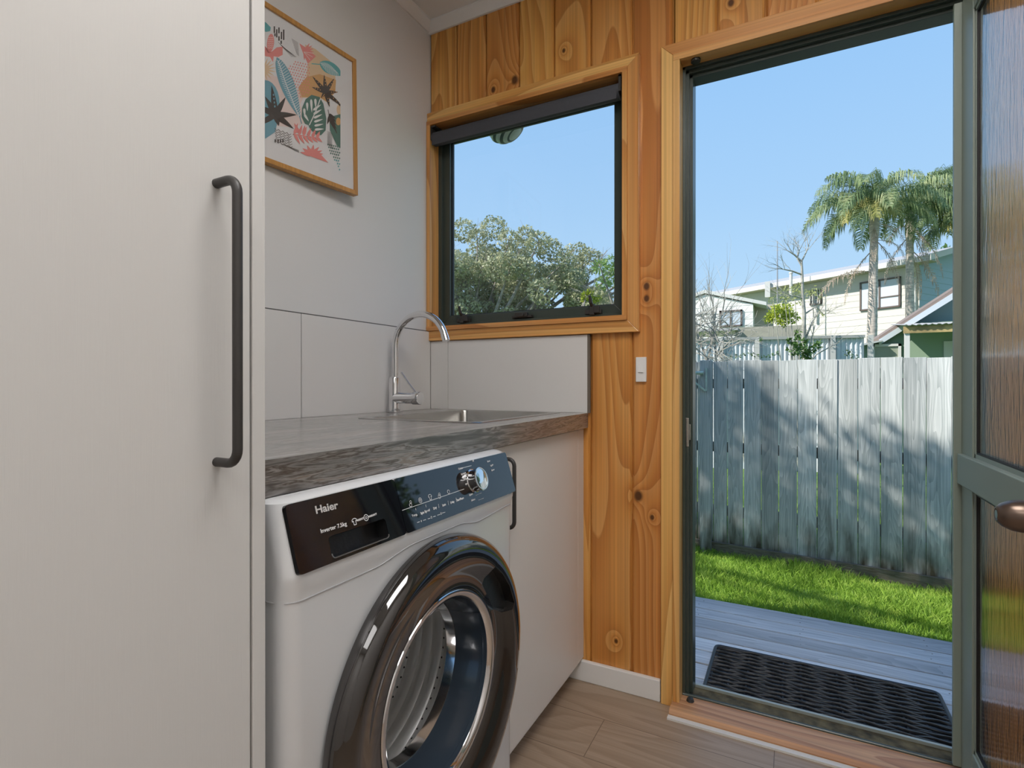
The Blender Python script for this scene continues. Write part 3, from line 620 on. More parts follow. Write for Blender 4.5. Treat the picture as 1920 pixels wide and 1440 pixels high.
def artwork():
    rnd = random.Random(3)
    poly(BS, [(-60, 440), (66, 500), (150, 520), (230, 600), (330, 640), (300, 700), (330, 830), (250, 860), (150, 850), (66, 830), (-60, 800)])
    poly(SA, [(330, 300), (400, 330), (500, 410), (530, 470), (540, 560), (520, 640), (480, 690), (430, 660), (300, 660), (285, 590), (340, 520), (350, 430)])
    poly(OC, [(285, 590), (340, 520), (430, 500), (540, 540), (535, 620), (480, 690), (430, 655), (310, 655)])
    poly(TE, [(66, 150), (100, 185), (96, 210), (70, 215), (-30, 190), (-30, 120)]); blob(SA, 568, 740, 24, 40)
    poly(CO, [(60, 310), (80, 360), (110, 345), (140, 320), (180, 315), (180, 370), (150, 385), (120, 380), (115, 420), (95, 385), (66, 380), (0, 340), (0, 300)]); blob(CO, 98, 290, 24, 62, 5)
    for i in range(6): strk(BS, [(80 + j * 9, 250 + i * 14 + (6 if j % 2 else 0)) for j in range(5)], 1.4)
    for (x, y, h_) in ((124, 200, 45), (140, 225, 55), (155, 205, 40), (172, 240, 50), (187, 235, 70), (128, 235, 20), (155, 260, 30), (170, 285, 22)): strk(CH, [(x, y - h_ / 2), (x, y + h_ / 2)], 4.5)
    for i in range(13): strk(CH, [(150 + i * 7, 285 + i * 8), (200 + i * 6, 330 + i * 4.5)], .8)
    for i in range(12): strk(CH, [(240 + i * 3, 262 + i * 9), (285 + i * .5, 290 + i * 8)], .8)
    for a in range(-60, 100, 22): leafp(CO, 330 + 0, 345, 330 + 62 * math.cos(R(a)), 345 + 62 * math.sin(R(a)), 9)
    poly(CO, [(292, 292), (335, 320), (405, 380), (350, 430), (318, 360)])
    for a in (8, 30, 52): strk(BS, [(322, 350), (322 + 70 * math.cos(R(a)), 350 + 70 * math.sin(R(a)))], 1.6)
    for i in range(13):
        for j in range(9):
            x, y = 215 + j * 17 + (i % 2) * 8, 405 + i * 19 + j * 4
            if ((x - 300) / 90) ** 2 + ((y - 525) / 130) ** 2 < 1: blob(CO, x, y, 4.3, 5.5, 0, 8)
    for a in range(-70, 80, 20): leafp(SA, 50, 470, 50 + 85 * math.cos(R(a)), 470 + 85 * math.sin(R(a)), 7)
    blob(BL, 60, 700, 100, 160, 0, 24); poly(BL, [(0, 760), (66, 790), (150, 800), (130, 890), (66, 935), (0, 930)])
    leafp(BL, 140, 385, 300, 800, 48, 14, .8); strk(BL, [(290, 770), (308, 835)], 3)
    for i in range(24):
        t_ = .08 + i * .038; x, y = 140 + 160 * t_, 385 + 415 * t_; strk(WH, [(x, y), (x - 30 * math.sin(math.pi * t_) - 6, y - 14)], 1.6); strk(WH, [(x, y), (x + 36 * math.sin(math.pi * t_) + 4, y - 22)], 1.6)
    strk(WH, [(150, 410), (200, 560), (290, 790)], 2)
    leafp(TE, 430, 420, 590, 510, 40, 12, .8)
    for i in range(14):
        t_ = .1 + i * .06; x, y = 430 + 140 * t_, 425 + 80 * t_; strk(WH, [(x, y), (x - 12, y - 34 * math.sin(math.pi * t_))], 1.4); strk(WH, [(x, y), (x + 2, y + 40 * math.sin(math.pi * t_))], 1.4)
    strk(TE, [(375, 430), (440, 435)], 3)
    for a, l_ in ((-130, 140), (-95, 120), (-58, 110), (-160, 100), (0, 85), (40, 150), (75, 105), (128, 50)):
        leafp(CH, 470, 622, 470 + l_ * math.cos(R(a)), 622 + l_ * math.sin(R(a)), 13)
        for k in range(1, 4): blob(OC, 470 + l_ * (.25 + k * .18) * math.cos(R(a)) + 4, 622 + l_ * (.25 + k * .18) * math.sin(R(a)), 3.2, 4, 0, 8)
    # split leaf
    poly(GR, [(375, 640), (430, 655), (455, 700), (475, 800), (470, 880), (440, 912), (410, 915), (365, 870), (355, 845), (330, 835), (308, 790), (310, 730), (335, 670)])
    for (a, b_) in (((345, 690), (335, 750)), ((325, 730), (318, 790)), ((372, 668), (365, 760)), ((325, 770), (345, 820)), ((400, 665), (392, 730))): leafp(WH, *a, b_[0] + 12, b_[1], 8)
    for k in range(6): leafp(WH, 385 + k * 2, 745 + k * 26, 440 + k * 4, 705 + k * 33, 8)
    strk(WH, [(435, 665), (400, 760), (360, 845)], 3)
    # dark star plant
    for x1_, y1_ in ((105, 575), (200, 655), (275, 775), (255, 870), (155, 850), (-20, 860), (-20, 700), (60, 650)): leafp(CH, 132, 775, x1_, y1_, 20)
    for k in range(4): blob(BL, 118 + k * 3, 640 + k * 26, 5, 8, 0, 8)
    for i in range(6): strk(CH, [(125 + j * 14 + i * 2, 868 + i * 17 + j * 5 + (9 if j % 2 else -5)) for j in range(9)], 1.4)
    for x in (130, 150, 165, 182): strk(CH, [(x, 940), (x, 962)], 4)
    for i in range(6): strk(CH, [(170 + i * 10, 968 + i * 5), (290, 1015 + i * 3)], .7)
    # coral sprigs
    for (x0, y0, x1_, y1_, n_) in ((250, 905, 430, 935, 6),):
        strk(CO, [(x0, y0), (x1_, y1_)], 3)
        for k in range(n_):
            t_ = k / n_; x, y = x0 + (x1_ - x0) * t_ + 10, y0 + (y1_ - y0) * t_; leafp(CO, x, y, x + 22, y - 75 + k * 6, 11); leafp(CO, x, y, x + 38, y + 70 - k * 8, 10)
    leafp(CO, 290, 900, 258, 830, 12); leafp(CO, 320, 905, 330, 845, 10)
    for a in (-165, -140, -112, -80, -50, -25, -5): leafp(CO, 375, 1045, 375 + 80 * math.cos(R(a)), 1045 + 70 * math.sin(R(a)), 14)
    poly(CO, [(330, 1040), (440, 1045), (490, 1100)])
    poly(GR, [(495, 790), (570, 770), (572, 1000), (545, 980), (500, 880)]); blob(OC, 556, 820, 16, 26)
    for k in range(5): leafp(CH, 490, 770 + k * 5, 540 + k * 2, 800 + k * 25, 9); 
    leafp(CH, 500, 780, 480, 840, 10); strk(CH, [(486, 740), (500, 800), (545, 900)], 2)
    for i in range(9):
        for j in range(8):
            x, y = 486 + j * 13 + (i % 2) * 6, 975 + i * 19 + j * 3
            if y < 990 + (x - 480) * 1.9 and x < 568: blob(TE if i > 4 else GR, x, y, 4.6, 6.3, 0, 8)
    for i in range(11): strk(CH, [(482, 885 + i * 8), (515, 905 + i * 10)], .8)
artwork(); art.build('botanical_print', INK, pic)

# ================================================================== WASHING MACHINE
wm = thing('washing_machine', 'white front-loading washing machine with black round door, under the worktop', 'washing machine', (.4, -.94, 0))
my0, my1 = -1.252, -.640
fr = [(.012, .690), (.016, .700), (.05, .706), (.715, .706), (.735, .709), (.750, .7135), (.757, .7135), (.845, .686), (.8485, .680), (.8498, .668)]
def mrect(xf, z, ins=0):
    x0_ = .16; r_ = .026; out = []
    for cx2, cy2, a0, rr in ((xf - r_, my1 - r_ - ins, 0, r_), (x0_ + .01, my1 - .01 - ins, 90, .01), (x0_ + .01, my0 + .01 + ins, 180, .01), (xf - r_, my0 + r_ + ins, 270, r_)):
        for i in range(9):
            a = R(a0 + 90 * i / 8); out.append((cx2 + rr * math.cos(a), cy2 + rr * math.sin(a), z))
    return out
cY, cZ = -.936, .464
mb = MB(); loft(mb, [mrect(x_, z_, .006 if z_ < .014 or z_ > .848 else 0) for z_, x_ in fr]); body = mb.build('body', white_en, wm, smooth=35)
mb = MB(); mb.lathe([(.2, .20), (.2, 0.8)], (0, cY, cZ), 'X', 72); cut = mb.build('cutter', white_en, wm)
md = body.modifiers.new('hole', 'BOOLEAN'); md.object = cut; md.operation = 'DIFFERENCE'; md.solver = 'EXACT'
dg = bpy.context.evaluated_depsgraph_get(); dg.update(); nm = bpy.data.meshes.new_from_object(body.evaluated_get(dg)); body.modifiers.clear(); body.data = nm; nm.set_sharp_from_angle(angle=R(35))
bpy.data.objects.remove(cut)
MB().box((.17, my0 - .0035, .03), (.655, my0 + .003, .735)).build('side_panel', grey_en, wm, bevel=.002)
# panel seam that arches over the door
pts = [(x_, my0 - .0004, .722) for x_ in (.656, .668)]
def sst(a, b_, v): t_ = min(1, max(0, (v - a) / (b_ - a))); return t_ * t_ * (3 - 2 * t_)
for y in np.linspace(my0, my1 - .002, 90):
    z = .722 + .013 * sst(-1.10, -1.00, y) * (1 - sst(-.87, -.79, y)) + .012 * sst(-.86, -.62, y)
    xx = .706 + .003 * min(1, max(0, (z - .715) / .02)); edge = min(y - my0, my1 - y)
    if edge < .026: xx -= .026 - math.sqrt(max(0, .026 ** 2 - (.026 - edge) ** 2))
    pts.append((xx, y, z))
MB().tube(pts, .0011, 6).build('panel_seam', plain('seam_grey', (.42, .42, .43), .5), wm, smooth=60)
# control panel
A_ = Vector((.686, 0, .845)); B_ = Vector((.7135, 0, .757)); sl = (A_ - B_).normalized(); pn = Vector((0, 1, 0)).cross(sl)
Pc = Vector((.70, -.94, .801)) 
def cp(x, y, d=0): return unp(x, y, Pc + pn * d, pn)
def cpl(y, s, d=0): return Pc + Vector((0, y - Pc.y, 0)) + sl * s + pn * d
def rpoly(c4, r, n=6):
    out = []; k = len(c4)
    for i in range(k):
        p, a, b_ = Vector(c4[i]), Vector(c4[i - 1]), Vector(c4[(i + 1) % k]); u = (a - p).normalized() * r; v = (b_ - p).normalized() * r
        for j in range(n + 1):
            t_ = j / n; out.append(p + u * (1 - t_) ** 2 + v * t_ ** 2)
    return out
def strap(loop_fn, dep, name, mat, bev=.0015):
    base = loop_fn(); m_ = MB(); m_.prism([p - pn * .004 for p in base], pn * (dep + .004)); return m_.build(name, mat, wm, smooth=30, bevel=bev)
cpL, cpR = -1.241, -.651; s0, s1 = -.0450, .0445; ysp = -.989
# left (drawer) part with its opening cut through, right (display) part
drw = [cp(607, 1008), cp(719, 973), cp(723, 1010), cp(617, 1050)]
ho = [(p.y, (p - Pc).dot(sl)) for p in drw]; hy0 = ho[0][0] + .004; hy1 = max(ho[1][0], ho[2][0]); hs1 = .5 * (ho[0][1] + ho[1][1]); hs0 = .5 * (ho[2][1] + ho[3][1])
ysT, ysB = cp(733, 903).y, cp(765, 1008).y; ysp = (ysT + ysB) / 2
def cut_panel(pa, pb, name):
    l = rpoly([cpl(pa, s0), cpl(pb, s0), cpl(pb, s1), cpl(pa, s1)], .010)
    m_ = MB(); m_.prism([p - pn * .003 for p in l], pn * .0065); o = m_.build(name, blackgl, wm, smooth=30, bevel=.0012); return o
m_ = MB(); l = rpoly([cpl(cpL, s0), cpl(ysp - .0006, s0), cpl(ysp - .0006, s1), cpl(cpL, s1)], .006); m_.prism([p - pn * .003 for p in l], pn * .0065)
dp = m_.build('detergent_drawer', blackgl, wm, smooth=30)
m_ = MB(); m_.prism([p - pn * .02 for p in rpoly([cpl(hy0, hs0), cpl(hy1, hs0), cpl(hy1, hs1), cpl(hy0, hs1)], .006)], pn * .04); cut = m_.build('cutter', blackgl, wm)
body2 = body
for ob in (dp, body):
    md = ob.modifiers.new('hole', 'BOOLEAN'); md.object = cut; md.operation = 'DIFFERENCE'; md.solver = 'EXACT'
    dg = bpy.context.evaluated_depsgraph_get(); dg.update(); nm = bpy.data.meshes.new_from_object(ob.evaluated_get(dg)); ob.modifiers.clear(); ob.data = nm; nm.set_sharp_from_angle(angle=R(35))
bpy.data.objects.remove(cut)
m_ = MB(); e_ = .0005; rl = rpoly([cpl(hy0 + e_, hs0 + e_), cpl(hy1 - e_, hs0 + e_), cpl(hy1 - e_, hs1 - e_), cpl(hy0 + e_, hs1 - e_)], .006); nn_ = len(rl)
m_.add([p + pn * .003 for p in rl] + [p - pn * .0193 for p in rl], [(i, (i + 1) % nn_, nn_ + (i + 1) % nn_, nn_ + i) for i in range(nn_)] + [tuple(range(nn_, 2 * nn_))]); m_.build('drawer_grip', recess_m, dp)
m_ = MB(); rl = rpoly([cpl(hy0, hs0), cpl(hy1, hs0), cpl(hy1, hs1), cpl(hy0, hs1)], .007); k_ = len(rl)
m_.tube([p + pn * .0036 for p in rl[:13]], .0011, 6); m_.build('grip_edge', plain('grip_edge_grey', (.12, .115, .11), .25), dp, smooth=60)
m_ = MB(); l = rpoly([cpl(ysp + .0006, s0), cpl(cpR, s0), cpl(cpR, s1), cpl(ysp + .0006, s1)], .006); m_.prism([p - pn * .003 for p in l], pn * .0065)
pan = m_.build('control_panel', blackgl, wm, smooth=30)
# dial
kc = cp(889, 905, .004); kc = cp(886, 902, .004)
def lathe_on(m_, prof, c_, n_=48):
    u_ = Vector((0, 1, 0)); vs = []; 
    for r_, h_ in prof:
        for j in range(n_):
            a = 2 * math.pi * j / n_; vs.append(c_ + u_ * math.cos(a) * r_ + sl * math.sin(a) * r_ + pn * h_)
    k2 = len(prof); fs = [(i * n_ + j, i * n_ + (j + 1) % n_, (i + 1) * n_ + (j + 1) % n_, (i + 1) * n_ + j) for i in range(k2 - 1) for j in range(n_)]
    if prof[-1][0] > 0: fs.append(tuple(range((k2 - 1) * n_, k2 * n_)))
    return m_.add(vs, fs)
lathe_on(MB(), [(.0235, -.001), (.0235, .003), (.0215, .004), (.0210, .018), (.0225, .020), (.0228, .022), (.0215, .0225)], kc).build('dial_body', chrome, pan, smooth=40)
lathe_on(MB(), [(.0196, .0215), (.0192, .0195), (.0, .0193)], kc).build('dial_face', blackgl, pan, smooth=40)
lathe_on(MB(), [(.0215, .0215), (.0214, .0232), (.0198, .0232), (.0194, .0214)], kc).build('dial_ring', plain('pale_blue_ring', (.40, .52, .58), .2), pan, smooth=40)
YV = Vector((0, 1, 0))
def ptext(s, x0, y0, x1, y1, h_, mat, par, bold=0, name='lettering'):
    a, b_ = cp(x0, y0, .0042), cp(x1, y1, .0042); d_ = (b_ - a); return text(name, s, a, d_, sl - d_.normalized() * sl.dot(d_.normalized()), h_, mat, par, bold, .00015, d_.length)
t1 = ptext('Haier', 592, 963.5, 634, 953, .0145, label_m, dp, .00035, 'brand_lettering')
ptext('Inverter 7.5kg', 601.5, 1000, 650, 985, .0078, print_m, dp, .0001)
def stroke_mesh(segs, name, par, w_=.0004, mat=print_m):
    m_ = MB()
    for a, b_ in segs:
        d_ = (b_ - a).normalized(); nn = pn.cross(d_) * w_; m_.add([a + nn, b_ + nn, b_ - nn, a - nn], [(0, 1, 2, 3)])
    return m_.build(name, mat, par)
def P2(x, y): return cp(x, y, .0041)
segs = []
def icon_circle(x, y, r_=.004, n_=12):
    c_ = P2(x, y)
    for i in range(n_):
        a, b_ = 2 * math.pi * i / n_, 2 * math.pi * (i + 1) / n_; segs.append((c_ + YV * r_ * math.cos(a) + sl * r_ * math.sin(a), c_ + YV * r_ * math.cos(b_) + sl * r_ * math.sin(b_)))
def icon_shirt(x, y, k_=.0045):
    c_ = P2(x, y); s_ = [(-.5, -1), (-.5, .3), (-1, 0), (-1, .6), (-.4, 1), (.4, 1), (1, .6), (1, 0), (.5, .3), (.5, -1), (-.5, -1)]
    for (a, b_), (c1, d1) in zip(s_[:-1], s_[1:]): segs.append((c_ + YV * a * k_ + sl * b_ * k_, c_ + YV * c1 * k_ + sl * d1 * k_))
icon_shirt(665, 978); icon_circle(686.5, 970.5, .0045); icon_circle(686.5, 970.5, .0018, 6); stroke_mesh(segs, 'service_icons', dp, .0005)
ptext('WARRANTY', 670, 978, 683, 973, .0042, print_m, dp, .0001); ptext('WARRANTY', 691, 971, 707, 965, .0042, print_m, dp, .0001)
segs = []
icon_circle(770, 941, .0022, 8); icon_circle(770, 947, .003, 8); icon_circle(788, 938, .0042); icon_circle(788, 938, .0018, 6); icon_shirt(806.5, 932); icon_circle(824, 927, .0028, 8); icon_circle(824, 931, .0036, 8); icon_circle(841, 922, .0034)
segs.append((P2(754, 957), P2(870, 917)))
for (x0, y0, x1, y1) in ((782, 980, 787, 978), (793, 976, 799, 974), (802, 973, 807, 971.5), (812, 969, 817, 967.5), (820, 966, 825, 964.5), (829, 962, 835, 960)): segs.append((P2(x0, y0), P2(x1, y1)))
icon_circle(790, 977, .0012, 6); icon_circle(809, 970, .0018, 6); icon_circle(827, 963, .0018, 6)
for (x0, y0, x1, y1) in ((868, 877, 884, 873), (879, 910, 889, 906), (884, 919, 895, 915), (892, 929, 903, 924), (897, 938, 907, 934), (780, 957, 779, 952), (799, 951, 798, 946), (822, 945, 823, 952), (840, 939, 841, 947), (855, 933, 856, 941)): segs.append((P2(x0, y0), P2(x1, y1)))
stroke_mesh(segs, 'panel_icons', pan, .0004)
for s_, x0, y0, x1, y1 in (('Temp.', 773, 970, 783, 966), ('Spin Speed', 789, 965, 806, 958), ('Dry', 813, 956, 819, 953), ('Extra', 830, 950, 836, 947), ('Delay', 845, 945, 852, 942), ('Start/Pause', 857, 940, 870, 935)): ptext(s_, x0, y0, x1, y1, .0058, print_m, pan, .00015, 'key_lettering')
for s_, x0, y0, x1, y1 in (('Cotton', 860, 881, 868, 878.5), ('Synthetic', 865, 891, 874, 887.5), ('Mix', 869, 900, 876, 897), ('Wool', 873, 910, 878, 908), ('Quick', 880, 930, 887, 927), ('Delicate', 884, 940, 891, 937), ('Off', 886, 866, 889, 865), ('Eco', 914, 867, 919, 865), ('Spin', 920, 875, 925, 872), ('Rinse', 922, 884, 927, 881)): ptext(s_, x0, y0, x1, y1, .0048, print_m, pan, .0001, 'programme_lettering')
# drum and seal
mb = MB(); prof = [(.165, .66), (.17, .655), (.175, .640)]
n_ = 96; vs = []; L_ = 44
for i in range(L_):
    x_ = .64 - .40 * i / (L_ - 1)
    for j in range(n_):
        a = 2 * math.pi * j / n_; r_ = .190 + .0032 * math.cos(i * math.pi / 1.5) 
        lift = max(0, math.cos(3 * (a - .4))) ** 18 * .035 * (1 if 2 < i < L_ - 2 else 0); r_ -= lift; vs.append((x_, cY + r_ * math.cos(a), cZ + r_ * math.sin(a)))
fs = [(i * n_ + j, i * n_ + (j + 1) % n_, (i + 1) * n_ + (j + 1) % n_, (i + 1) * n_ + j) for i in range(L_ - 1) for j in range(n_)] + [tuple(range((L_ - 1) * n_, L_ * n_))]
mb.add(vs, fs); mb.cur = 1
for i in range(7):
    for j in range(60):
        a = 2 * math.pi * (j + .5 * (i % 2)) / 60
        if 20 > j % 20 > 3: mb.lathe([(.0022, 0), (.0001, -.0004)], (0, 0, 0), 'X', 6) if False else None
        c_ = Vector((.59 - i * .045, cY + .1895 * math.cos(a), cZ + .1895 * math.sin(a))); nrm = Vector((0, math.cos(a), math.sin(a))); tg = Vector((0, -math.sin(a), math.cos(a)))
        mb.add([c_ + Vector((.0026, 0, 0)), c_ + tg * .0026, c_ - Vector((.0026, 0, 0)), c_ - tg * .0026], [(0, 1, 2, 3)])
dr = mb.build('drum', [drum_m, gasket], wm, smooth=50)
MB().lathe([(.199, .700), (.185, .700), (.172, .694), (.164, .682), (.158, .672), (.163, .662), (.174, .658), (.182, .648), (.1995, .645)], (0, cY, cZ), 'X', 72, caps=False).build('door_seal', rubber, wm, smooth=50)
# door: black outer ring
dz = .012
ringprof = [(.258, .7085), (.2655, .712), (.2665, .722), (.262, .735), (.252, .7445), (.240, .7465), (.222, .7425), (.200, .734), (.182, .7285), (.170, .7275), (.168, .7245), (.168, .712), (.172, .7085)]
mb = MB(); mb.lathe(ringprof, (0, cY, cZ), 'X', 128, close=True); ring = mb.build('door_ring', ringin, wm, smooth=40)
hp = [cp_ for cp_ in [un(x_, y_, 'X', .742) for x_, y_ in ((927, 1063), (940, 1075), (953, 1098), (962, 1130), (960, 1142), (947, 1150), (936, 1145), (926, 1120), (914, 1097), (915, 1086))]]
m_ = MB(); m_.prism([Vector((.722, p.y, p.z)) for p in hp], (.04, 0, 0)); cut = m_.build('cutter', ringin, wm)
md = ring.modifiers.new('hole', 'BOOLEAN'); md.object = cut; md.operation = 'DIFFERENCE'; md.solver = 'EXACT'
dg = bpy.context.evaluated_depsgraph_get(); dg.update(); nm = bpy.data.meshes.new_from_object(ring.evaluated_get(dg)); ring.modifiers.clear(); ring.data = nm; nm.set_sharp_from_angle(angle=R(40)); bpy.data.objects.remove(cut)
m_ = MB(); c_ = sum(hp, Vector()) / len(hp); m_.prism([Vector((.7215, (p.y - c_.y) * 1.02 + c_.y, (p.z - c_.z) * 1.02 + c_.z)) for p in hp], (.0015, 0, 0)); m_.build('door_grip', recess_m, ring)
MB().lathe([(.1678, .7115), (.1678, .7265), (.166, .7288), (.160, .7288), (.1535, .725), (.1505, .7115)], (0, cY, cZ), 'X', 96, close=True).build('chrome_rim', chrome, ring, smooth=50)
bw = MB().lathe([(.1518, .722), (.148, .700), (.1424, .655), (.136, .628), (.122, .620), (.0002, .612)], (0, cY, cZ), 'X', 96, caps=False).build('glass_bowl', bowl_m, ring, smooth=40)
MB().lathe([(.1520, .720), (.1485, .700), (.1430, .655), (.1395, .642), (.1398, .642), (.1436, .655), (.1491, .700), (.1526, .720)], (0, cY, cZ), 'X', 96, close=True).build('bowl_collar', plain('smoky_blue_collar', (.035, .048, .065), .16, coat=.5), ring, smooth=40)
MB().lathe([(.1365, .633), (.139, .640), (.142, .652), (.1405, .652), (.1375, .641), (.135, .634)], (0, cY, cZ), 'X', 96, close=True).build('bowl_lip', chrome, ring, smooth=50)
mb = MB()
for a in (.22, .60):
    for y_ in (-1.18, -.70): MB().lathe([(.02, 0), (.022, .004), (.016, .013)], (a, y_, 0), 'Z', 16).build('levelling_foot', gasket, wm)

# ================================================================== DECK, MAT
dk = thing('deck', 'weathered grey timber deck outside the open door', 'deck', (1.3, .7, -.1))
edges = [1.168, 1.03, .918, .814, .712, .600, .490]; y = 1.168; i = 0; rnd = random.Random(5)
ye = edges + [.378, .266, .154, .10]
for i in range(len(ye) - 1):
    m_ = MB(); m_.bid = i * .53 + .2; m_.box((-2.6, ye[i + 1] + .0035, -.128), (4.4, ye[i] - .0035, -.10 + rnd.uniform(-.0015, .0015))); m_.build('deck_board', deck_m, dk, bevel=.002)
nail_m = plain('rusty_nail', (.10, .08, .07), .6)
for i in range(len(ye) - 2):
    for x_ in (.86, 1.3, 1.76, 2.2):
        for t_ in (.022, -.022):
            c_ = Vector((x_ + rnd.uniform(-.01, .01), (ye[i] + ye[i + 1]) / 2 + t_ * 1.2, -.0992)); MB().lathe([(.0001, .0003), (.003, 0), (.003, -.003)], c_, 'Z', 6).build('nail', nail_m, dk)
m_ = MB()
for x_ in (-2.4, -1.4, -.4, .6, 1.6, 2.6, 3.6): MB().box((x_, .12, -.60), (x_ + .05, 1.14, -.129)).build('joist', plinth_m, dk)
# woven mat
mb = MB(); x0_, x1_, y0_, y1_ = .985, 1.715, .165, .640; z_ = -.088; rows = 34
for r_ in range(rows):
    yy = y0_ + .008 + (y1_ - y0_ - .016) * r_ / (rows - 1); pts = []; ph = rnd.uniform(-.3, .3)
    for k in range(61):
        x_ = x0_ + (x1_ - x0_) * k / 60; pts.append((x_, yy + .0035 * math.sin(k * .9 + ph * 6 + r_), z_ + .0034 * math.sin(math.pi * k / 7.5 + math.pi * (r_ % 2))))
    mb.tube(pts, .0058, 6)
for k in range(13):
    x_ = x0_ + .012 + (x1_ - x0_ - .024) * k / 12; mb.tube([(x_ + .002 * math.sin(j), y0_ + (y1_ - y0_) * j / 20, z_ - .003) for j in range(21)], .006, 6)
mb.tube([(p[0], p[1], z_ + .001) for p in rrect(x0_, x1_, y0_, y1_, .02, 0)] + [(x1_, y1_ - .02, z_ + .001)], .0075, 8)
dm = mb.build('door_mat', matrub, smooth=60); tag(dm, 'black woven rubber doormat lying on the deck outside the door', 'doormat')

# ================================================================== GROUND AND GRASS
GZ = -.60
m_ = MB(); m_.add([(-40, .1, GZ), (60, .1, GZ), (60, 90, GZ), (-40, 90, GZ)], [(0, 1, 2, 3)]); tag(m_.build('ground', ground_m), kind='structure')
def fence_y(x): return 3.65 - .112 * (x - .567)
rs = np.random.RandomState(4)
def blades(n, xr, yf0, yf1, hmin, hmax):
    x = rs.uniform(*xr, n); t_ = rs.rand(n); ya = yf0(x); yb = yf1(x); y = ya + (yb - ya) * t_; z = np.full(n, GZ)
    h = rs.uniform(hmin, hmax, n) * (1 + .5 * np.sin(x * 5 + 1) * np.sin(y * 6)); a = rs.uniform(0, 2 * np.pi, n); w_ = rs.uniform(.0018, .0036, n); lx = rs.normal(0, .4, n) * h; ly = rs.normal(0, .4, n) * h
    dx, dy = np.cos(a) * w_, np.sin(a) * w_
    V = np.stack([np.stack([x - dx, y - dy, z], 1), np.stack([x + dx, y + dy, z], 1), np.stack([x + lx * .4 + dx * .7, y + ly * .4 + dy * .7, z + h * .6], 1), np.stack([x + lx, y + ly, z + h], 1), np.stack([x + lx * .4 - dx * .7, y + ly * .4 - dy * .7, z + h * .6], 1)], 1).reshape(-1, 3)
    F = [(5 * i, 5 * i + 1, 5 * i + 2, 5 * i + 3, 5 * i + 4) for i in range(n)]
    return V, F
V, F = blades(90000, (-1.6, 3.6), lambda x: 1.20 + 0 * x, lambda x: fence_y(x) - .035, .035, .085)
gr = fastmesh('lawn_grass', V, F, blade_m); tag(gr, 'bright green lawn between the deck and the paling fence', 'grass', kind='stuff')
V, F = blades(30000, (-1.6, 4.6), lambda x: fence_y(x) + .12, lambda x: fence_y(x) + 3.2, .05, .12)
gr = fastmesh('neighbour_grass', V, F, blade_m); tag(gr, 'sunlit grass of the yard beyond the paling fence', 'grass', kind='stuff')

# ================================================================== FENCE
fe = thing('paling_fence', 'tall weathered grey paling fence across the back of the lawn', 'fence', (1.5, 3.55, GZ))
fa = math.atan(-.112)
bnds = [un(p, 800, 'Y', 3.6).x for p in (1362, 1393, 1427, 1460, 1495, 1532, 1570, 1608, 1650, 1690, 1733, 1778)]
bnds = [un(p, 800, 'Y', 3.55).x for p in (1335, 1362, 1393, 1427, 1460, 1495, 1532, 1570, 1608, 1650, 1690, 1733, 1778)]
while bnds[-1] < 4.3: bnds.append(bnds[-1] + .147)
while bnds[0] > -1.6: bnds.insert(0, bnds[0] - .147)
rnd = random.Random(11)
for i in range(len(bnds) - 1):
    a, b_ = bnds[i], bnds[i + 1]; gp = rnd.uniform(.0004, .0026); zt = 1.205 + rnd.uniform(-.006, .006) - .004 * (a - 1); zb = -.535 + rnd.uniform(-.015, .01); m_ = MB(); m_.bid = i * .71 + .3
    ya, yb = fence_y(a), fence_y(b_); tw = rnd.uniform(-.006, .006); l_ = rnd.uniform(-.003, .003)
    loops = []
    for t_ in (0, .2, .5, .8, 1):
        z_ = zb + (zt - zb) * t_; bow = math.sin(math.pi * t_) * .0022
        loops.append([(a + gp + bow + l_ * t_, ya + tw, z_), (b_ - gp - bow + l_ * t_, yb - tw, z_), (b_ - gp - bow + l_ * t_, yb - tw + .02, z_), (a + gp + bow + l_ * t_, ya + tw + .02, z_)])
    loft(m_, loops); m_.build('paling', fence_m, fe, bevel=.002)
for z_ in (-.25, .35, .95):
    m_ = MB(); m_.bid = z_; m_.prism([(-1.6, fence_y(-1.6) + .03, z_), (4.3, fence_y(4.3) + .03, z_), (4.3, fence_y(4.3) + .08, z_), (-1.6, fence_y(-1.6) + .08, z_)], (0, 0, .09)); m_.build('rail', plinth_m, fe)
m_ = MB(); m_.bid = 4; m_.prism([(-1.6, fence_y(-1.6) - .03, GZ - .02), (4.3, fence_y(4.3) - .03, GZ - .02), (4.3, fence_y(4.3) - .002, GZ - .02), (-1.6, fence_y(-1.6) - .002, GZ - .02)], (0, 0, .125)); m_.build('plinth_board', plinth_m, fe, bevel=.003)
xp0, xp1 = un(1311, 800, 'Y', 3.55).x, un(1333, 800, 'Y', 3.55).x
m_ = MB(); m_.bid = 9.3; m_.box((xp0, fence_y(xp0) - .075, GZ), (xp1, fence_y(xp0) - .008, 1.215)); m_.build('post', fence_m, fe, bevel=.004)
# bracket on the post
bk = thing('fence_bracket', 'pale green folding metal bracket on the fence post', 'bracket', (xp0, fence_y(xp0) - .08, 1.0)); gm = plain('pale_green_paint', (.50, .60, .52), .5, var=.15, bscale=30)
yb_ = fence_y(xp0) - .10
def B(x_, y_): return un(x_, y_, 'Y', yb_)
m_ = MB(); a, b_ = B(1324, 690), B(1323, 733); m_.box((a.x - .006, yb_, b_.z), (a.x + .006, yb_ + .022, a.z)); m_.build('upright', gm, bk)
m_ = MB(); a = B(1319, 699); m_.tube([(a.x, yb_, a.z), (a.x - .55, yb_ - .02, a.z + .0)], .016, 10); m_.build('arm', gm, bk, smooth=40)
m_ = MB(); a, b_ = B(1323, 733), B(1298, 713); d_ = b_ - a; m_.tube([a, a + d_ * 4], .009, 4); m_.build('brace', gm, bk)

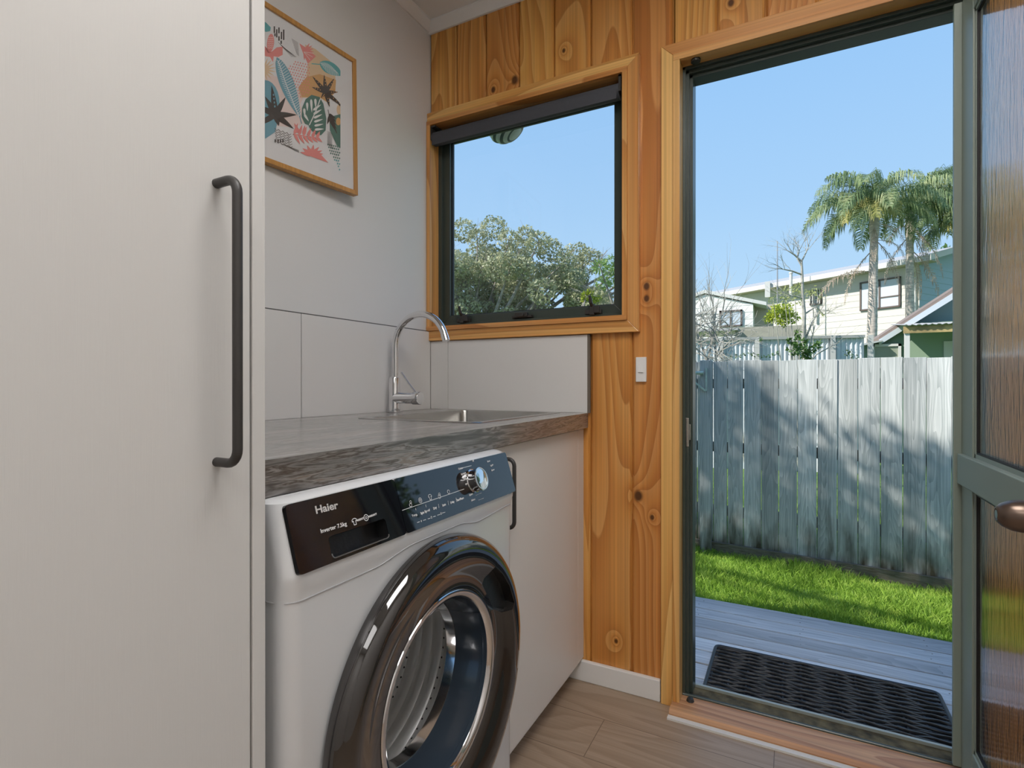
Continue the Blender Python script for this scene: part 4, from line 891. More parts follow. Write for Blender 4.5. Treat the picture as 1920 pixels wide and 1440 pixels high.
# ================================================================== VEGETATION HELPERS
def leaves(centers, size, seed=0, flat=0, asp=.55):
    rs_ = np.random.RandomState(seed); n = len(centers); c = np.asarray(centers)
    u = rs_.normal(size=(n, 3)); u[:, 2] *= (1 - flat); u /= np.linalg.norm(u, axis=1)[:, None]
    v = rs_.normal(size=(n, 3)); v -= (v * u).sum(1)[:, None] * u; v /= np.linalg.norm(v, axis=1)[:, None]
    s = (size * rs_.uniform(.6, 1.3, n))[:, None]
    V = np.stack([c - u * s, c + v * s * asp, c + u * s, c - v * s * asp], 1).reshape(-1, 3); F = np.arange(4 * n).reshape(-1, 4); return V, F
def clump_pts(cl, per, seed, shell=.6):
    rs_ = np.random.RandomState(seed); out = []
    for (x, y, z, rx, ry, rz) in cl:
        n = max(4, int(per * rx * rz)); d = rs_.normal(size=(n, 3)); d /= np.linalg.norm(d, axis=1)[:, None]; r_ = (shell + (1 - shell) * rs_.rand(n)) ** .8; out.append(np.array([x, y, z]) + d * r_[:, None] * np.array([rx, ry, rz]))
    return np.concatenate(out)
def branch(mb, p, d, r, L, depth, rnd, droop=.0, spread=.6, n=5, kids=3):
    pts = [Vector(p)]; dd = Vector(d).normalized(); rad = [r]
    for i in range(n):
        dd = (dd + Vector((rnd.gauss(0, .14), rnd.gauss(0, .14), rnd.gauss(0, .12) - droop))).normalized(); pts.append(pts[-1] + dd * L / n); rad.append(r * (1 - .6 * (i + 1) / n))
    mb.tube(pts, rad, 6 if r > .02 else 4, caps=False); ends = [pts[-1]]
    if depth > 0:
        for k in range(kids):
            i = rnd.randint(1, n); q_ = pts[i]; nd = (dd + Vector((rnd.uniform(-1, 1), rnd.uniform(-1, 1), rnd.uniform(-.5, .9))) * spread).normalized(); ends += branch(mb, q_, nd, rad[i] * .65, L * .62, depth - 1, rnd, droop, spread, max(3, n - 1), kids)
    return ends

# trees seen through the window
def wtree(name, label, cat, clpx, dep, per, size, mat, trunkpx, seed, grp=None, asp=.55):
    rnd = random.Random(seed); cl = []
    for (x, y, r_, dd) in clpx:
        p = at(x, y, dep + dd); rr = r_ / FPX * (dep + dd); cl.append((p.x, p.y, p.z, rr, rr, rr * .85))
    base = at(*trunkpx, dep); t_ = thing(name, label, cat, (base.x, base.y, GZ), grp)
    P = clump_pts(cl, per, seed); V, F = leaves(P, size, seed, asp=asp); fastmesh('foliage', V, F, mat, t_)
    mb = MB(); top = Vector((base.x, base.y, 1.6)); mb.tube([(base.x, base.y, GZ), top], [.2, .15], 10)
    for c in cl[::2]:
        c = Vector(c[:3]); m1 = top.lerp(c, .5) + Vector((rnd.uniform(-.3, .3), rnd.uniform(-.3, .3), rnd.uniform(-.2, .3))); mb.tube([top, m1, c], [.07, .04, .012], 6)
        for k in range(3): branch(mb, c, (rnd.uniform(-1, 1), rnd.uniform(-1, 1), rnd.uniform(0, 1)), .010, .42, 1, rnd)
    mb.build('trunk', bark_m, t_, smooth=60); return t_
rnd = random.Random(21); px = []
outl = [(830, 450), (868, 432), (895, 448), (925, 428), (955, 450), (985, 440), (1010, 455), (1030, 470), (1060, 490), (1080, 480), (1105, 490), (800, 440), (770, 450), (740, 440), (700, 460)]
for x, y in outl: px.append((x, y, rnd.uniform(20, 30), rnd.uniform(-1, 1)))
for i in range(26): px.append((rnd.uniform(1205, 1262), rnd.uniform(425, 650), rnd.uniform(26, 38), rnd.uniform(.5, 2)))
for i in range(150):
    x = rnd.uniform(690, 1120); y = rnd.uniform(470, 640)
    if x > 1020: y = max(y, 520)
    if x > 1085: y = max(y, 565)
    px.append((x, y, rnd.uniform(22, 36), rnd.uniform(-1.2, 1.8)))
wtree('olive_tree', 'large grey-green bushy tree seen through the window', 'tree', px, 13, 5000, .038, leaf_tree, (900, 640), 5)
px = [(x, y, r_, rnd.uniform(-.4, .4)) for x, y, r_ in ((1125, 500, 16), (1145, 492, 15), (1165, 500, 18), (1150, 520, 22), (1170, 530, 22), (1130, 530, 16), (1185, 505, 20), (1195, 540, 25))]
wtree('feathery_tree', 'bright green feathery tree at the right side of the window view', 'tree', px, 11.5, 6000, .06, leaf_feather, (1140, 640), 6, asp=.2)
px = [(1100, 555, 11, 0), (1112, 562, 9, 0), (1106, 548, 8, 0), (1122, 560, 7, .1), (1096, 562, 7, .1)]
wtree('lime_shrub', 'small patch of yellow-lime foliage low in the window view', 'shrub', px, 11, 16000, .03, leaf_yel, (1106, 640), 7)
px = [(1130, 580, 16, 0), (1160, 585, 20, .2), (1150, 570, 13, .2), (1185, 580, 22, .2), (1110, 592, 13, 0)]
wtree('twiggy_shrub', 'grey twiggy shrub in the lower right corner of the window view', 'shrub', px, 10.5, 3500, .032, leafm('grey_leaf', (.2, .2, .15), (.36, .35, .28), (.5, .48, .36), 5), (1150, 660), 8, asp=.2)

# tree beside the house whose crown dapples the lawn
def shade_tree():
    t_ = thing('garden_tree', 'leafy tree standing beside the house outside the frame', 'tree', (-4.6, .6, GZ)); rnd = random.Random(2); cl = []
    for i in range(62):
        tx_, ty_ = rnd.uniform(-1.0, 3.4), rnd.uniform(1.6, 4.2); tz = GZ
        if tx_ > 1.7 and ty_ > 2.4 and rnd.random() < .5: continue
        k = rnd.uniform(7.2, 9.6); p = Vector((tx_, ty_, tz)) + SUN * k; rr = rnd.uniform(.16, .34); cl.append((p.x, p.y, p.z, rr, rr, rr * .7))
    for i in range(34):   # denser part, keeps the lower left of the fence in shade
        fxx = rnd.uniform(-.6, 1.9); fz = rnd.uniform(-.6, 1.15 - .35 * max(0, fxx - .4)); k = rnd.uniform(7.2, 9.2); p = Vector((fxx, fence_y(fxx), fz)) + SUN * k; rr = rnd.uniform(.3, .42); cl.append((p.x, p.y, p.z, rr, rr, rr * .7))
    for i in range(16):
        fxx = rnd.uniform(1.9, 3.2); fz = rnd.uniform(-.6, .28); k = rnd.uniform(7.2, 9.2); p = Vector((fxx, fence_y(fxx), fz)) + SUN * k; rr = rnd.uniform(.3, .4); cl.append((p.x, p.y, p.z, rr, rr, rr * .7))
    P = clump_pts(cl, 1500, 9, .2); V, F = leaves(P, .045, 3); fastmesh('foliage', V, F, leaf_tree, t_)
    mb = MB(); c0 = Vector((-4.6, .6, 3.2)); mb.tube([(-4.6, .6, GZ), (-4.65, .6, 1.5), c0], [.2, .15, .1], 8)
    for c in cl[::4]: c = Vector(c[:3]); mb.tube([c0, c0.lerp(c, .5) + Vector((0, 0, .25)), c], [.05, .03, .01], 5)
    mb.build('trunk', bark_m, t_)
shade_tree()

# ================================================================== PALMS
def frond_mesh(name, L, e0, droop, mat, seed, n=84, ll=.82, hang=.72, wid=.016, bare=.16, rr=.022):
    rnd = random.Random(seed); V = []; F = []; p = Vector((0, 0, 0)); segs = 26; pts = [p.copy()]; dirs = []
    for i in range(segs):
        t_ = i / segs; a = R(e0 - droop * t_ ** 1.15); d_ = Vector((math.cos(a), .03 * math.sin(seed + t_ * 3), math.sin(a))); dirs.append(d_.normalized()); p = p + d_.normalized() * L / segs; pts.append(p.copy())
    mb = MB(); mb.tube(pts, [rr * (1 - .85 * i / segs) for i in range(segs + 1)], 5)
    for i in range(n):
        t_ = bare + (1 - bare) * (i + .5) / n; k = t_ * segs; i0 = min(int(k), segs - 1); c = pts[i0].lerp(pts[i0 + 1], k - i0); d_ = dirs[i0]; s_ = d_.cross(Vector((0, 0, 1))).normalized(); u_ = s_.cross(d_)
        le = ll * math.sin(math.pi * (.18 + .74 * (i / n))) * rnd.uniform(.8, 1.15)
        for sg in (-1, 1):
            o_ = (s_ * sg * rnd.uniform(.6, 1) + d_ * rnd.uniform(.25, .75) + u_ * rnd.uniform(-.15, .45)).normalized(); c1 = c + o_ * le * .45; c2 = c1 + (o_ * (1 - hang) + Vector((0, 0, -1)) * hang * 1.3 + d_ * .15).normalized() * le * .35; c3 = c2 + (o_ * .2 + Vector((0, 0, -1)) * (hang * 1.6)).normalized() * le * .3
            w_ = d_.cross(o_).cross(o_).normalized() * wid
            mb.add([c - w_ * .5, c + w_ * .5, c1 + w_, c1 - w_, c2 + w_ * .7, c2 - w_ * .7, c3], [(0, 1, 2, 3), (3, 2, 4, 5), (5, 4, 6)])
    me_o = mb.build(name, mat); return me_o
GM = [frond_mesh('frond', 3.0, 62, 118, palm_green, 1), frond_mesh('frond', 3.1, 38, 118, palm_green, 2), frond_mesh('frond', 2.9, 12, 95, palm_green, 3), frond_mesh('frond', 2.6, 82, 100, palm_green, 4), frond_mesh('frond', 2.5, 25, 110, palm_yel, 5), frond_mesh('frond', 2.7, -8, 85, palm_dead, 6, n=34, ll=.4, hang=.9), frond_mesh('frond', 2.4, -45, 44, palm_dead, 7, n=30, ll=.34, hang=.9), frond_mesh('frond', 2.7, 12, 85, palm_dead, 8, n=36, ll=.42, hang=.95)]
GMD = [o_.data for o_ in GM]
for o_ in GM: bpy.data.objects.remove(o_)
def palm(label, crown, basez, plan, tr=.17, s=1.0, group=None, lean=0):
    t_ = thing('queen_palm', label, 'palm', (crown.x + lean, crown.y, basez), group); off = t_.location
    mb = MB(); n = 30; pts = []; rad = []
    for i in range(n + 1):
        k = i / n; pts.append((crown.x + lean * (1 - k), crown.y, basez + (crown.z - basez) * k)); rad.append(tr * (1.1 - .35 * k) * (1 + .06 * (i % 2)) * (1.25 if k > .86 else 1))
    mb.tube(pts, rad, 14); mb.build('trunk', palmbark, t_, smooth=40)
    for (mi, az, sc_f) in plan:
        o_ = bpy.data.objects.new('frond', GMD[mi]); C.objects.link(o_); o_.parent = t_; o_.location = crown - Vector(off) + Vector((0, 0, -2.35 if mi == 7 else (-.95 + .5 * math.sin(az * 3) if mi >= 5 else .0))); o_.rotation_euler = (0, 0, R(az)); o_.scale = (sc_f * s,) * 3
    return t_
# screen-right is azimuth ~28deg, screen-left ~208deg
cr1 = at(1640, 392, 19.5)
pl1 = [(3, 200, .9), (3, 60, .9), (0, 215, .95), (0, 20, .85), (0, 110, .9), (0, 300, .85), (0, 160, .9), (0, 255, .9), (1, 208, .92), (1, 30, .9), (1, 80, .9), (1, 130, .9), (1, 180, .92), (1, 240, .9), (1, 275, .85), (1, 330, .85), (2, 215, .78), (2, 40, .8), (2, 150, .8), (2, 100, .8), (2, 345, .8), (4, 230, .8), (4, 265, .85), (2, 250, .8), (4, 290, .75), (7, 212, .98), (6, 190, .95), (6, 20, .8), (6, 260, .7), (5, 15, .6), (5, 330, .55), (4, 200, .72)]
palm('nearer tall palm with a shaggy green crown and dead fronds hanging left', cr1, 1.2, pl1, .155, 1.0, lean=-.1)
cr2 = at(1706, 398, 21)
pl2 = [(3, 30, 1.15), (3, 10, 1.0), (0, 28, 1.05), (0, 60, 1), (0, 340, .9), (0, 300, .9), (0, 200, .8), (1, 20, 1.0), (1, 50, 1.0), (1, 100, .9), (1, 345, 1), (1, 300, .9), (1, 250, .8), (1, 180, .8), (2, 25, 1.0), (2, 60, .9), (2, 330, .9), (2, 270, .8), (2, 200, .7), (4, 350, .9), (4, 20, .95), (6, 40, .9), (6, 10, .95), (6, 200, .9), (6, 300, .8), (5, 210, .5), (6, 60, .95), (6, 350, 1)]
palm('farther palm right of the shaggy one, half hidden by the open door edge', cr2, 1.0, pl2, .15, 1.0)
cr3 = at(1850, 400, 20.5)
palm('palm mostly behind the open door with only frond tips showing', cr3, 1.0, [(0, 208, .95), (1, 208, 1.0), (1, 230, .9), (2, 205, .95), (2, 190, .9), (4, 215, .9), (0, 100, .9), (1, 20, .9), (2, 30, .9)], .2, 1.0)

# ================================================================== NEIGHBOURING HOUSES
cream = plain('cream_weatherboard', (.64, .615, .56), .7); white_wb = plain('white_weatherboard', (.84, .82, .78), .7); fasc = plain('white_fascia', (.66, .65, .62), .6)
soff = plain('tan_soffit', (.50, .45, .36), .7); greyroof = plain('grey_iron_roof', (.42, .42, .42), .6); greywin = plain('window_curtain', (.60, .66, .74), .3); brownw = plain('brown_joinery', (.13, .10, .085), .5)
shaded_wb = plain('blue_shade_weatherboard', (.36, .46, .50), .7)  # blue-green shade on the house's end wall, put into the board colour
bh = thing('big_house', 'long cream weatherboard two-storey house behind the palms', 'house', tuple(at(1560, 600, 26)[:2]) + (GZ,))
C1 = at(1724, 497, 22); dU = Vector((-.832, .555, 0)); dV = Vector((.555, .832, 0)); eZ = C1.z
C1 = Vector((C1.x, C1.y, 0)); Z_ = Vector((0, 0, 1))
def hp_(u, v, z): return C1 + dU * u + dV * v + Z_ * z
LU = 15.5
def weather(mb, org, du, dn, L, z0, z1, pitch=.28, lap=.011):
    """lapped boards: a sawtooth profile in (outward dn, z) run along du"""
    k = int(math.ceil((z1 - z0) / pitch)); poly = [org + Z_ * z1, org + Z_ * z0 - dn * .2, ]
    P = [org - dn * .15 + Z_ * z0]
    for i in range(k):
        a = z0 + i * pitch; b_ = min(z1, a + pitch); P += [org + dn * lap + Z_ * a, org + Z_ * b_]
    P.append(org - dn * .15 + Z_ * z1); vs = P + [p + du * L for p in P]; n = len(P)
    mb.add(vs, [(i, (i + 1) % n, n + (i + 1) % n, n + i) for i in range(n)] + [tuple(range(n))[::-1], tuple(range(n, 2 * n))])
mb = MB(); weather(mb, hp_(0, 0, 0), dU, -dV, LU, GZ, eZ + .12); mb.build('front_wall', cream, bh)
mb = MB(); weather(mb, hp_(0, 0, 0), dV, -dU, 7.5, GZ, eZ + .12); mb.build('end_wall', shaded_wb, bh)
mb = MB(); mb.prism([hp_(0.02, 0.02, eZ + .1), hp_(0.02, 7.5, eZ + .1), hp_(.02, 3.75, eZ + 1.1)], dU * .12); mb.prism([hp_(.2, .2, GZ), hp_(LU - .2, .2, GZ), hp_(LU - .2, 7.3, GZ), hp_(.2, 7.3, GZ)], Z_ * (eZ - GZ)); mb.build('core', shaded_wb, bh)
mb = MB(); mb.prism([hp_(-.7, -.75, eZ + .05), hp_(-.7, -.75, eZ + .13), hp_(-.7, 3.75, eZ + 1.3), hp_(-.7, 8.2, eZ + .13), hp_(-.7, 8.2, eZ + .05), hp_(-.7, 3.75, eZ + 1.2)], dU * (LU + 1.2)); mb.build('roof', greyroof, bh)
mb = MB(); mb.prism([hp_(-.7, -.78, eZ - .02), hp_(LU + .5, -.78, eZ - .02), hp_(LU + .5, -.72, eZ - .02), hp_(-.7, -.72, eZ - .02)], Z_ * .22)
mb.prism([hp_(-.74, -.78, eZ - .02), hp_(-.74, -.78, eZ + .22), hp_(-.74, 3.75, eZ + 1.40), hp_(-.74, 3.75, eZ + 1.16)], dU * .05); mb.build('fascia', fasc, bh)
mb = MB(); mb.prism([hp_(-.65, -.72, eZ + .0), hp_(LU + .5, -.72, eZ + .0), hp_(LU + .5, 0, eZ + .0), hp_(-.65, 0, eZ + .0)], Z_ * .03); mb.build('soffit', soff, bh)
mb = MB(); mb.tube([hp_(.0, -.7, eZ - .05), hp_(-.02, -.5, eZ - .15), hp_(.12, -.10, eZ - .5), hp_(.12, -.08, GZ)], .05, 8); mb.build('downpipe', fasc, bh)
def hwin(x0, y0, x1, y1, parent, P, n, du, mull=1, dep=.05, fm=brownw, pm=greywin, bar=.07, hbar=None):
    a = unp(x0, y0, P, n); b_ = unp(x1, y1, P, n); L = (b_ - a).dot(du); h0, h1 = b_.z, a.z; o_ = Vector((a.x, a.y, 0)); m_ = MB(); nn = n * dep
    def bar_(u0, u1, z0, z1, k=1): q_ = [o_ + du * u0 + Z_ * z0, o_ + du * u1 + Z_ * z0, o_ + du * u1 + Z_ * z1, o_ + du * u0 + Z_ * z1]; m_.prism([p - nn * .2 for p in q_], nn * 1.3 * k)
    bar_(0, L, h0, h0 + bar); bar_(0, L, h1 - bar, h1); bar_(0, bar * (1 if L > 0 else -1), h0, h1); bar_(L - bar * (1 if L > 0 else -1), L, h0, h1)
    for k in range(mull): u_ = L * (k + 1) / (mull + 1); bar_(u_ - bar / 2, u_ + bar / 2, h0, h1)
    if hbar: bar_(L * hbar[0], L * hbar[1], h0 + (h1 - h0) * .36, h0 + (h1 - h0) * .36 + .05)
    f_ = m_.build('window', fm, parent); m_ = MB(); q_ = [o_ + du * 0 + Z_ * h0, o_ + du * L + Z_ * h0, o_ + du * L + Z_ * h1, o_ + Z_ * h1]; m_.prism(q_, nn * .5); m_.build('window_glass', pm, f_); return f_
Pf = hp_(0, -.03, 0); hwin(1613, 530, 1689, 575, bh, Pf, -dV, -dU, 1, hbar=(.5, 1)); hwin(1519, 546, 1541, 570, bh, Pf, -dV, -dU, 0, pm=plain('dark_glass', (.10, .11, .12), .1))
mb = MB()
for k in range(5): u_ = unp(1521 + k * 4.6, 570, Pf, -dV); mb.cyl(u_ - dV * .1 + Z_ * .02, u_ - dV * .1 + Z_ * .75, .022, 5)
mb.build('window_bars', fasc, bh)
# roof fittings
a = at(1483, 525, 25.5); mb = MB(); mb.cyl((a.x, a.y, a.z - .8), (a.x, a.y, a.z + .30), .07, 12); mb.lathe([(.09, 0), (.09, .06), (.0, .1)], (a.x, a.y, a.z + .3), 'Z', 12); mb.build('vent_pipe', fasc, bh)
a = at(1439, 531, 27); mb = MB(); mb.box((a.x - .12, a.y, a.z - .7), (a.x + .12, a.y + .2, a.z + .08)); mb.build('roof_vent', fasc, bh)
a, b_ = at(1457.5, 528, 25), at(1457.5, 452, 25); mb = MB(); mb.tube([a - Z_ * 1.2, b_], [.035, .018], 6); mb.build('antenna', plain('antenna_metal', (.3, .3, .32), .4), bh)

lh = thing('gabled_house', 'white weatherboard gabled house at the left of the door view', 'house', tuple(at(1350, 600, 19)[:2]) + (GZ,))
yl = at(1360, 600, 22).y; nY = Vector((0, -1, 0)); X_ = Vector((1, 0, 0))
def LP(x, y, off=0): return un(x, y, 'Y', yl + off)
ap, re_, wr = LP(1322, 550), LP(1437, 573), LP(1412, 570); lw = Vector((2 * ap.x - wr.x, yl, wr.z))
mb = MB(); org = Vector((lw.x, yl, 0)); weather(mb, org, X_, nY, wr.x - lw.x, GZ, wr.z); mb.prism([Vector((lw.x, yl + .01, wr.z)), Vector((wr.x, yl + .01, wr.z)), Vector((ap.x, yl + .01, ap.z - .05))], (0, .1, 0)); mb.box((lw.x + .02, yl + .1, GZ), (wr.x - .02, yl + 2.6, wr.z)); mb.build('walls', white_wb, lh)
sl_ = Vector((re_.x - ap.x, 0, re_.z - ap.z)); mb = MB()
for sg in (1, -1):
    A0 = Vector((ap.x, yl - .08, ap.z)); B0 = Vector((ap.x + sg * (re_.x - ap.x), yl - .08, re_.z)); mb.prism([A0, B0, B0 + Z_ * .14, A0 + Z_ * .14], (0, 2.8, 0))
mb.build('roof', fasc, lh)
hwin(1349, 583, 1392, 612, lh, Vector((0, yl - .02, 0)), nY, X_, 1)
mb = MB(); p0_, p1_ = LP(1412, 577, 1.2), LP(1440, 612, 1.2); mb.box((p0_.x, yl + 1.2, GZ), (p1_.x + .2, yl + 1.3, p0_.z + .1)); mb.build('porch_wall', soff, lh)
pw = thing('carport', 'low olive-grey flat-roofed carport between the two pale houses', 'carport', tuple(at(1450, 620, 16)[:2]) + (GZ,))
yc = at(1440, 620, 16.5).y
def CP_(x, y): return un(x, y, 'Y', yc)
mb = MB(); a, b_ = CP_(1378, 614), CP_(1512, 609); mb.prism([Vector((a.x, yc, GZ)), Vector((b_.x, yc, GZ)), Vector((b_.x, yc, b_.z)), Vector((a.x, yc, a.z))], (0, 2.0, 0)); mb.build('walls', plain('olive_grey_boards', (.34, .33, .27), .8, var=.1, bscale=3), pw)
mb = MB(); a = CP_(1345, 619); b_ = CP_(1385, 619); mb.box((a.x - 1.2, yc - .3, a.z - .05), (b_.x, yc + 2, a.z + .03)); mb.build('roof_edge', greyroof, pw)

# white corrugated boundary fence
cf = thing('corrugated_fence', 'white corrugated iron fence with ridged panels beyond the palings', 'fence', tuple(at(1450, 660, 9.5)[:2]) + (GZ,))
a, b_ = at(1290, 640, 10.2), at(1620, 640, 9.4); n = 260; top = a.z; vs = []
dF = Vector((b_.x - a.x, b_.y - a.y, 0)); LF = dF.length; dF.normalize(); nF = Vector((dF.y, -dF.x, 0))
for i in range(n + 1):
    t_ = i / n; k = .020 * max(-.2, math.sin(2 * math.pi * t_ * LF / .076)); p = Vector((a.x, a.y, 0)) + dF * LF * t_ + nF * k; vs += [(p.x, p.y, GZ), (p.x, p.y, top)]; 
for i in range(n, -1, -1): pass
m_ = MB(); m_.add(vs, [(2 * i, 2 * i + 2, 2 * i + 3, 2 * i + 1) for i in range(n)]); o_ = m_.build('sheet', plain('white_corrugated_iron', (.62, .65, .68), .5), cf); md = o_.modifiers.new('thick', 'SOLIDIFY'); md.thickness = .004
m_ = MB()
for xp in (1355, 1421, 1487, 1553, 1615): p = at(xp, 650, 9.75); t_ = (Vector((p.x, p.y, 0)) - Vector((a.x, a.y, 0))).dot(dF); p = Vector((a.x, a.y, 0)) + dF * t_ + nF * .06; MB().box((p.x - .04, p.y - .04, GZ), (p.x + .04, p.y + .04, top + .04)).build('post', plain('pale_post', (.46, .46, .44), .7), cf)

m_ = MB(); p0_ = Vector((a.x, a.y, top)); m_.prism([p0_ + nF * .06, p0_ + nF * .06 + Z_ * .05, p0_ - nF * .06 + Z_ * .05, p0_ - nF * .06], dF * LF); m_.build('capping', plain('pale_capping', (.38, .38, .36), .7), cf)

# green shed
sh = thing('green_shed', 'green garden shed with brown sloping roof and corrugated awning', 'shed', tuple(at(1700, 640, 11)[:2]) + (GZ,))
ys_ = at(1690, 640, 11).y; gw = plain('green_painted_boards', (.20, .29, .22), .7, var=.08, bscale=4); gb = plain('blue_green_boards', (.24, .38, .38), .7)
def SP(x, y, o_=0): return un(x, y, 'Y', ys_ + o_)
pA, pB, pC = SP(1592, 652), SP(1652, 640), SP(1900, 480)
mb = MB(); mb.prism([Vector((pA.x, ys_, GZ)), Vector((SP(1700, 640).x, ys_, GZ)), Vector((SP(1700, 640).x, ys_, SP(1700, 612).z)), Vector((pB.x, ys_, pB.z - .02)), Vector((pA.x, ys_, pA.z - .02))], (0, 2.4, 0)); mb.build('front_wall', gw, sh)
mb = MB(); q1, q2 = SP(1660, 640, .5), SP(1900, 485, .5); q3 = Vector((2 * q2.x - q1.x, q2.y, q1.z)); mb.prism([Vector((q1.x, ys_ + .5, GZ)), Vector((q3.x, ys_ + .5, GZ)), q3, q2, q1], (0, 3.0, 0)); mb.build('gable_wall', gb, sh)
mb = MB(); q1, q2 = SP(1648, 642, -.1), SP(1900, 485, -.1); q3 = Vector((2 * q2.x - q1.x, q2.y, q1.z)); 
for qa in (q1, q3): mb.prism([qa, q2, q2 + Z_ * .16, qa + Z_ * .12], (0, 3.8, 0))
mb.build('roof', plain('brown_iron_roof', (.25, .19, .16), .6), sh)
mb = MB()
for qa in (q1, q3): mb.prism([qa - Z_ * .06, q2 - Z_ * .06, q2 + Z_ * .08, qa + Z_ * .06], (0, -.03, 0))
mb.build('barge_board', plain('pale_blue_barge', (.58, .63, .66), .6), sh)
mb = MB(); mb.prism([SP(1583, 655, -.25), SP(1655, 640, -.25), SP(1655, 637, -.25), SP(1583, 651, -.25)], (0, 2.6, 0)); mb.build('lean_to_roof', plain('pale_iron', (.45, .47, .46), .6), sh)
hwin(1634, 646, 1689, 690, sh, Vector((0, ys_ - .02, 0)), nY, X_, 0, fm=fasc, pm=plain('olive_glass', (.30, .33, .25), .15), bar=.05)
mb = MB(); a, b_ = SP(1697, 612, -1.0), SP(1706, 612, -1.0); mb.box((a.x, ys_ - 1.0, GZ), (b_.x, ys_ - .9, a.z)); mb.build('awning_post', fasc, sh)
mb = MB(); a = SP(1695, 612, -1.05); n = 120; vs = []
for i in range(n + 1): x_ = a.x + i * .03; z_ = a.z + .025 + .012 * math.sin(i * 1.9); vs += [(x_, ys_ - 1.1, z_), (x_, ys_ + .5, z_ + .16)]
mb.add(vs, [(2 * i, 2 * i + 2, 2 * i + 3, 2 * i + 1) for i in range(n)]); o_ = mb.build('awning', greyroof, sh); md = o_.modifiers.new('thick', 'SOLIDIFY'); md.thickness = .01
mb = MB(); mb.box((a.x, ys_ - 1.03, a.z - .13), (a.x + 3.5, ys_ - .98, a.z - .0)); mb.build('awning_beam', plain('ochre_timber', (.42, .31, .14), .7, var=.3, bscale=6), sh)
mb = MB(); a = SP(1700, 640); mb.box((a.x, ys_ - .001, GZ), (a.x + 3.4, ys_ + .04, SP(1700, 606).z)); mb.build('porch_wall', plain('sage_boards', (.27, .36, .26), .7), sh)
mb = MB(); a, b_ = SP(1769, 640), SP(1781, 640); mb.box((a.x, ys_ - .03, GZ), (b_.x + .5, ys_, SP(1770, 640).z)); mb.build('porch_door', fasc, sh)

# hills
vs = []; n = 60
m_ = MB(); P_ = []
for i in range(n + 1):
    x_ = -60 + i * 3; P_.append((x_, 80 + .2 * x_, 6.5 + 2.5 * math.sin(i * .31) + 1.2 * math.sin(i * .83)))
m_.add([(p[0], p[1], GZ - 1) for p in P_] + P_ + [(p[0], p[1] + 20, GZ - 1) for p in P_], [(i, i + 1, n + 2 + i, n + 1 + i) for i in range(n)] + [(n + 1 + i, n + 2 + i, 2 * n + 3 + i, 2 * n + 2 + i) for i in range(n)])
tag(m_.build('hills', leaf_dark), kind='structure')

# ================================================================== PLANTS BEHIND THE FENCE
def plant(name, label, cat, px_, dep, per, size, mat, base, seed, stems=6, asp=.5, grp=None):
    cl = []
    for (x, y, r_) in px_:
        p = at(x, y, dep + rnd.uniform(-.2, .2)); rr = r_ / FPX * dep; cl.append((p.x, p.y, p.z, rr, rr, rr))
    b0 = at(*base, dep); t_ = thing(name, label, cat, (b0.x, b0.y, GZ), grp); V, F = leaves(clump_pts(cl, per, seed, .3), size, seed, asp=asp); fastmesh('foliage', V, F, mat, t_)
    r2 = random.Random(seed); mb = MB()
    for c in cl[:stems]: c = Vector(c[:3]); mb.tube([(b0.x, b0.y, GZ), Vector((b0.x, b0.y, GZ)).lerp(c, .6) + Vector((r2.uniform(-.1, .1), 0, .1)), c], [.012, .009, .004], 6)
    mb.build('stems', twig_m, t_); return t_
plant('lime_bush', 'round bright lime-green bush between the houses', 'bush', [(1462, 590, 20), (1450, 592, 14), (1475, 582, 14), (1485, 595, 14), (1440, 598, 9), (1468, 602, 12), (1455, 578, 9)], 10.5, 8500, .03, leaf_yel, (1470, 700), 31)
plant('leafy_bush', 'dark green leafy bush just above the palings at the foot of the bare tree', 'bush', [(1500, 640, 15), (1490, 655, 14), (1505, 660, 15), (1520, 655, 13), (1483, 640, 9), (1495, 625, 9), (1530, 645, 11), (1515, 668, 12)], 7.2, 6000, .03, leaf_dark, (1505, 720), 32)
plant('wispy_tree', 'wispy tree with thin yellow-green leaves across the cream house', 'tree', [(1470, 550, 15), (1490, 545, 17), (1505, 552, 15), (1450, 562, 11), (1478, 562, 13), (1525, 548, 14), (1538, 552, 11), (1500, 565, 10), (1545, 590, 6), (1535, 585, 7)], 9.2, 4200, .026, leafm('wispy_leaf', (.25, .3, .1), (.42, .46, .16), (.58, .56, .26), 6), (1500, 700), 33, asp=.3)
plant('far_tree', 'dark green tree top rising behind the cream house roof at the right', 'tree', [(1790, 490, 30), (1770, 478, 22), (1810, 470, 30), (1760, 488, 14)], 34, 160, .16, leaf_dark, (1790, 600), 34)
plant('fence_creeper', 'strip of green creeper trailing along the corrugated fence', 'creeper', [(1360 + k * 9, 666 + 3 * math.sin(k), 5) for k in range(12)] + [(1425, 612 + 24, 6), (1600, 668, 8), (1590, 660, 8)], 9.2, 5000, .022, leaf_dark, (1400, 700), 35, stems=2)
m_px = [(x, y, r_) for x, y, r_ in ()]
tt_ = thing('hedge_tree', 'dense green tree mirrored in the washing machine control panel', 'tree', (10.2, 7.0, GZ)); r6 = random.Random(40)
cl_ = [(10.2 + r6.uniform(-2.6, 3.2), 7.0 + r6.uniform(-2.4, 2.0), r6.uniform(.6, 4.3), r6.uniform(.5, .9), .8, .7) for _ in range(46)]
V, F = leaves(clump_pts(cl_, 420, 41, .4), .085, 42); fastmesh('foliage', V, F, leaf_dark, tt_); mb = MB(); mb.tube([(10.2, 7.0, GZ), (10.2, 7.0, 3.2)], [.22, .12], 8); mb.build('trunk', bark_m, tt_)
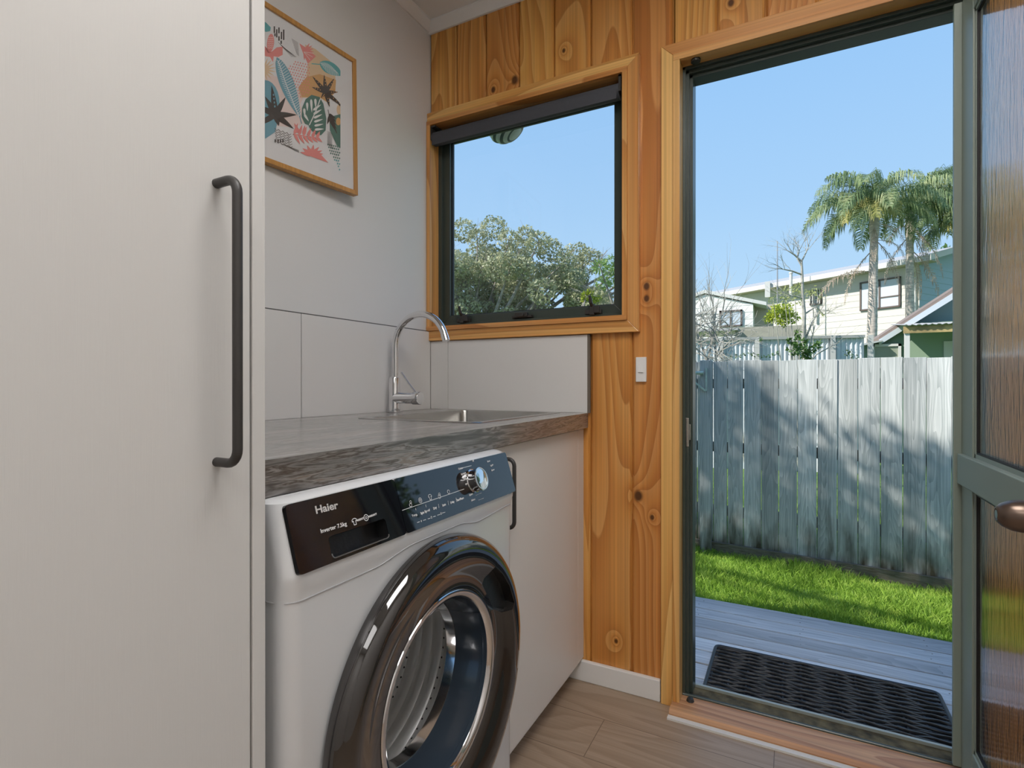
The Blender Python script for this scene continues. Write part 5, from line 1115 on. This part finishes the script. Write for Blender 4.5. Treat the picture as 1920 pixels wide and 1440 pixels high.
# bare lichened tree
bt = thing('bare_tree', 'slender bare lichen-covered tree behind the palings', 'tree', tuple(at(1508, 690, 8)[:2]) + (GZ,)); r3 = random.Random(8); mb = MB()
def T(x, y, d=8): return at(x, y, d)
t0_ = T(1508, 760); tr = [Vector((t0_.x, t0_.y, GZ)), t0_, T(1508, 690), T(1506, 640), T(1508, 590), T(1505, 550), T(1504, 515), T(1503, 490)]; mb.tube(tr, [.045, .04, .034, .03, .026, .021, .018, .014], 8)
for a, b_, c_, r_ in (((1503, 490), (1490, 478), (1477, 470), .012), ((1503, 490), (1511, 474), (1517, 460), .010), ((1504, 500), (1495, 485), (1500, 465), .010), ((1504, 515), (1485, 508), (1464, 504), .011), ((1506, 560), (1490, 555), (1470, 556), .01), ((1507, 590), (1530, 575), (1545, 590), .01), ((1508, 640), (1525, 600), (1535, 585), .012), ((1508, 690), (1530, 665), (1575, 640), .012), ((1508, 690), (1518, 650), (1528, 610), .012)):
    p0_, p1_, p2_ = T(*a), T(*b_), T(*c_); mb.tube([p0_, p1_, p2_], [r_ * 1.3, r_, r_ * .5], 6)
    for k in range(5): q_ = p1_.lerp(p2_, r3.random()); branch(mb, q_, ((p2_ - p0_).normalized() + Vector((r3.uniform(-.7, .7), r3.uniform(-.7, .7), r3.uniform(-.1, .9)))), .005, .28, 2, r3, kids=3)
mb.build('trunk_and_branches', twig_m, bt, smooth=60)
# vine tangle at the left
vt = MB(); r4 = random.Random(15)
for k in range(95):
    x_ = r4.uniform(1285, 1372); y_ = r4.uniform(585, 675); 
    if x_ > 1335 and y_ < 610: continue
    d0 = r4.uniform(5.6, 6.6); p = at(x_, y_, d0); branch(vt, p, (r4.uniform(-1, 1), r4.uniform(-.5, .5), r4.uniform(-1, 1)), r4.uniform(.004, .009), r4.uniform(.25, .55), 1, r4, droop=r4.uniform(-.06, .12), kids=3)
for a in (1290, 1302, 1318, 1330, 1345): branch(vt, at(a, 700, 6.1), (r4.uniform(-.3, .3), 0, 1), .016, .9, 2, r4, kids=4)
for k in range(6): branch(vt, at(r4.uniform(1295, 1330), 600, 6.1), (r4.uniform(-.6, .4), 0, 1), .004, .5, 1, r4, kids=3)
o_ = vt.build('vine_tangle', twig_m, smooth=60); tag(o_, 'bare brown vine tangle above the left end of the palings', 'vine')
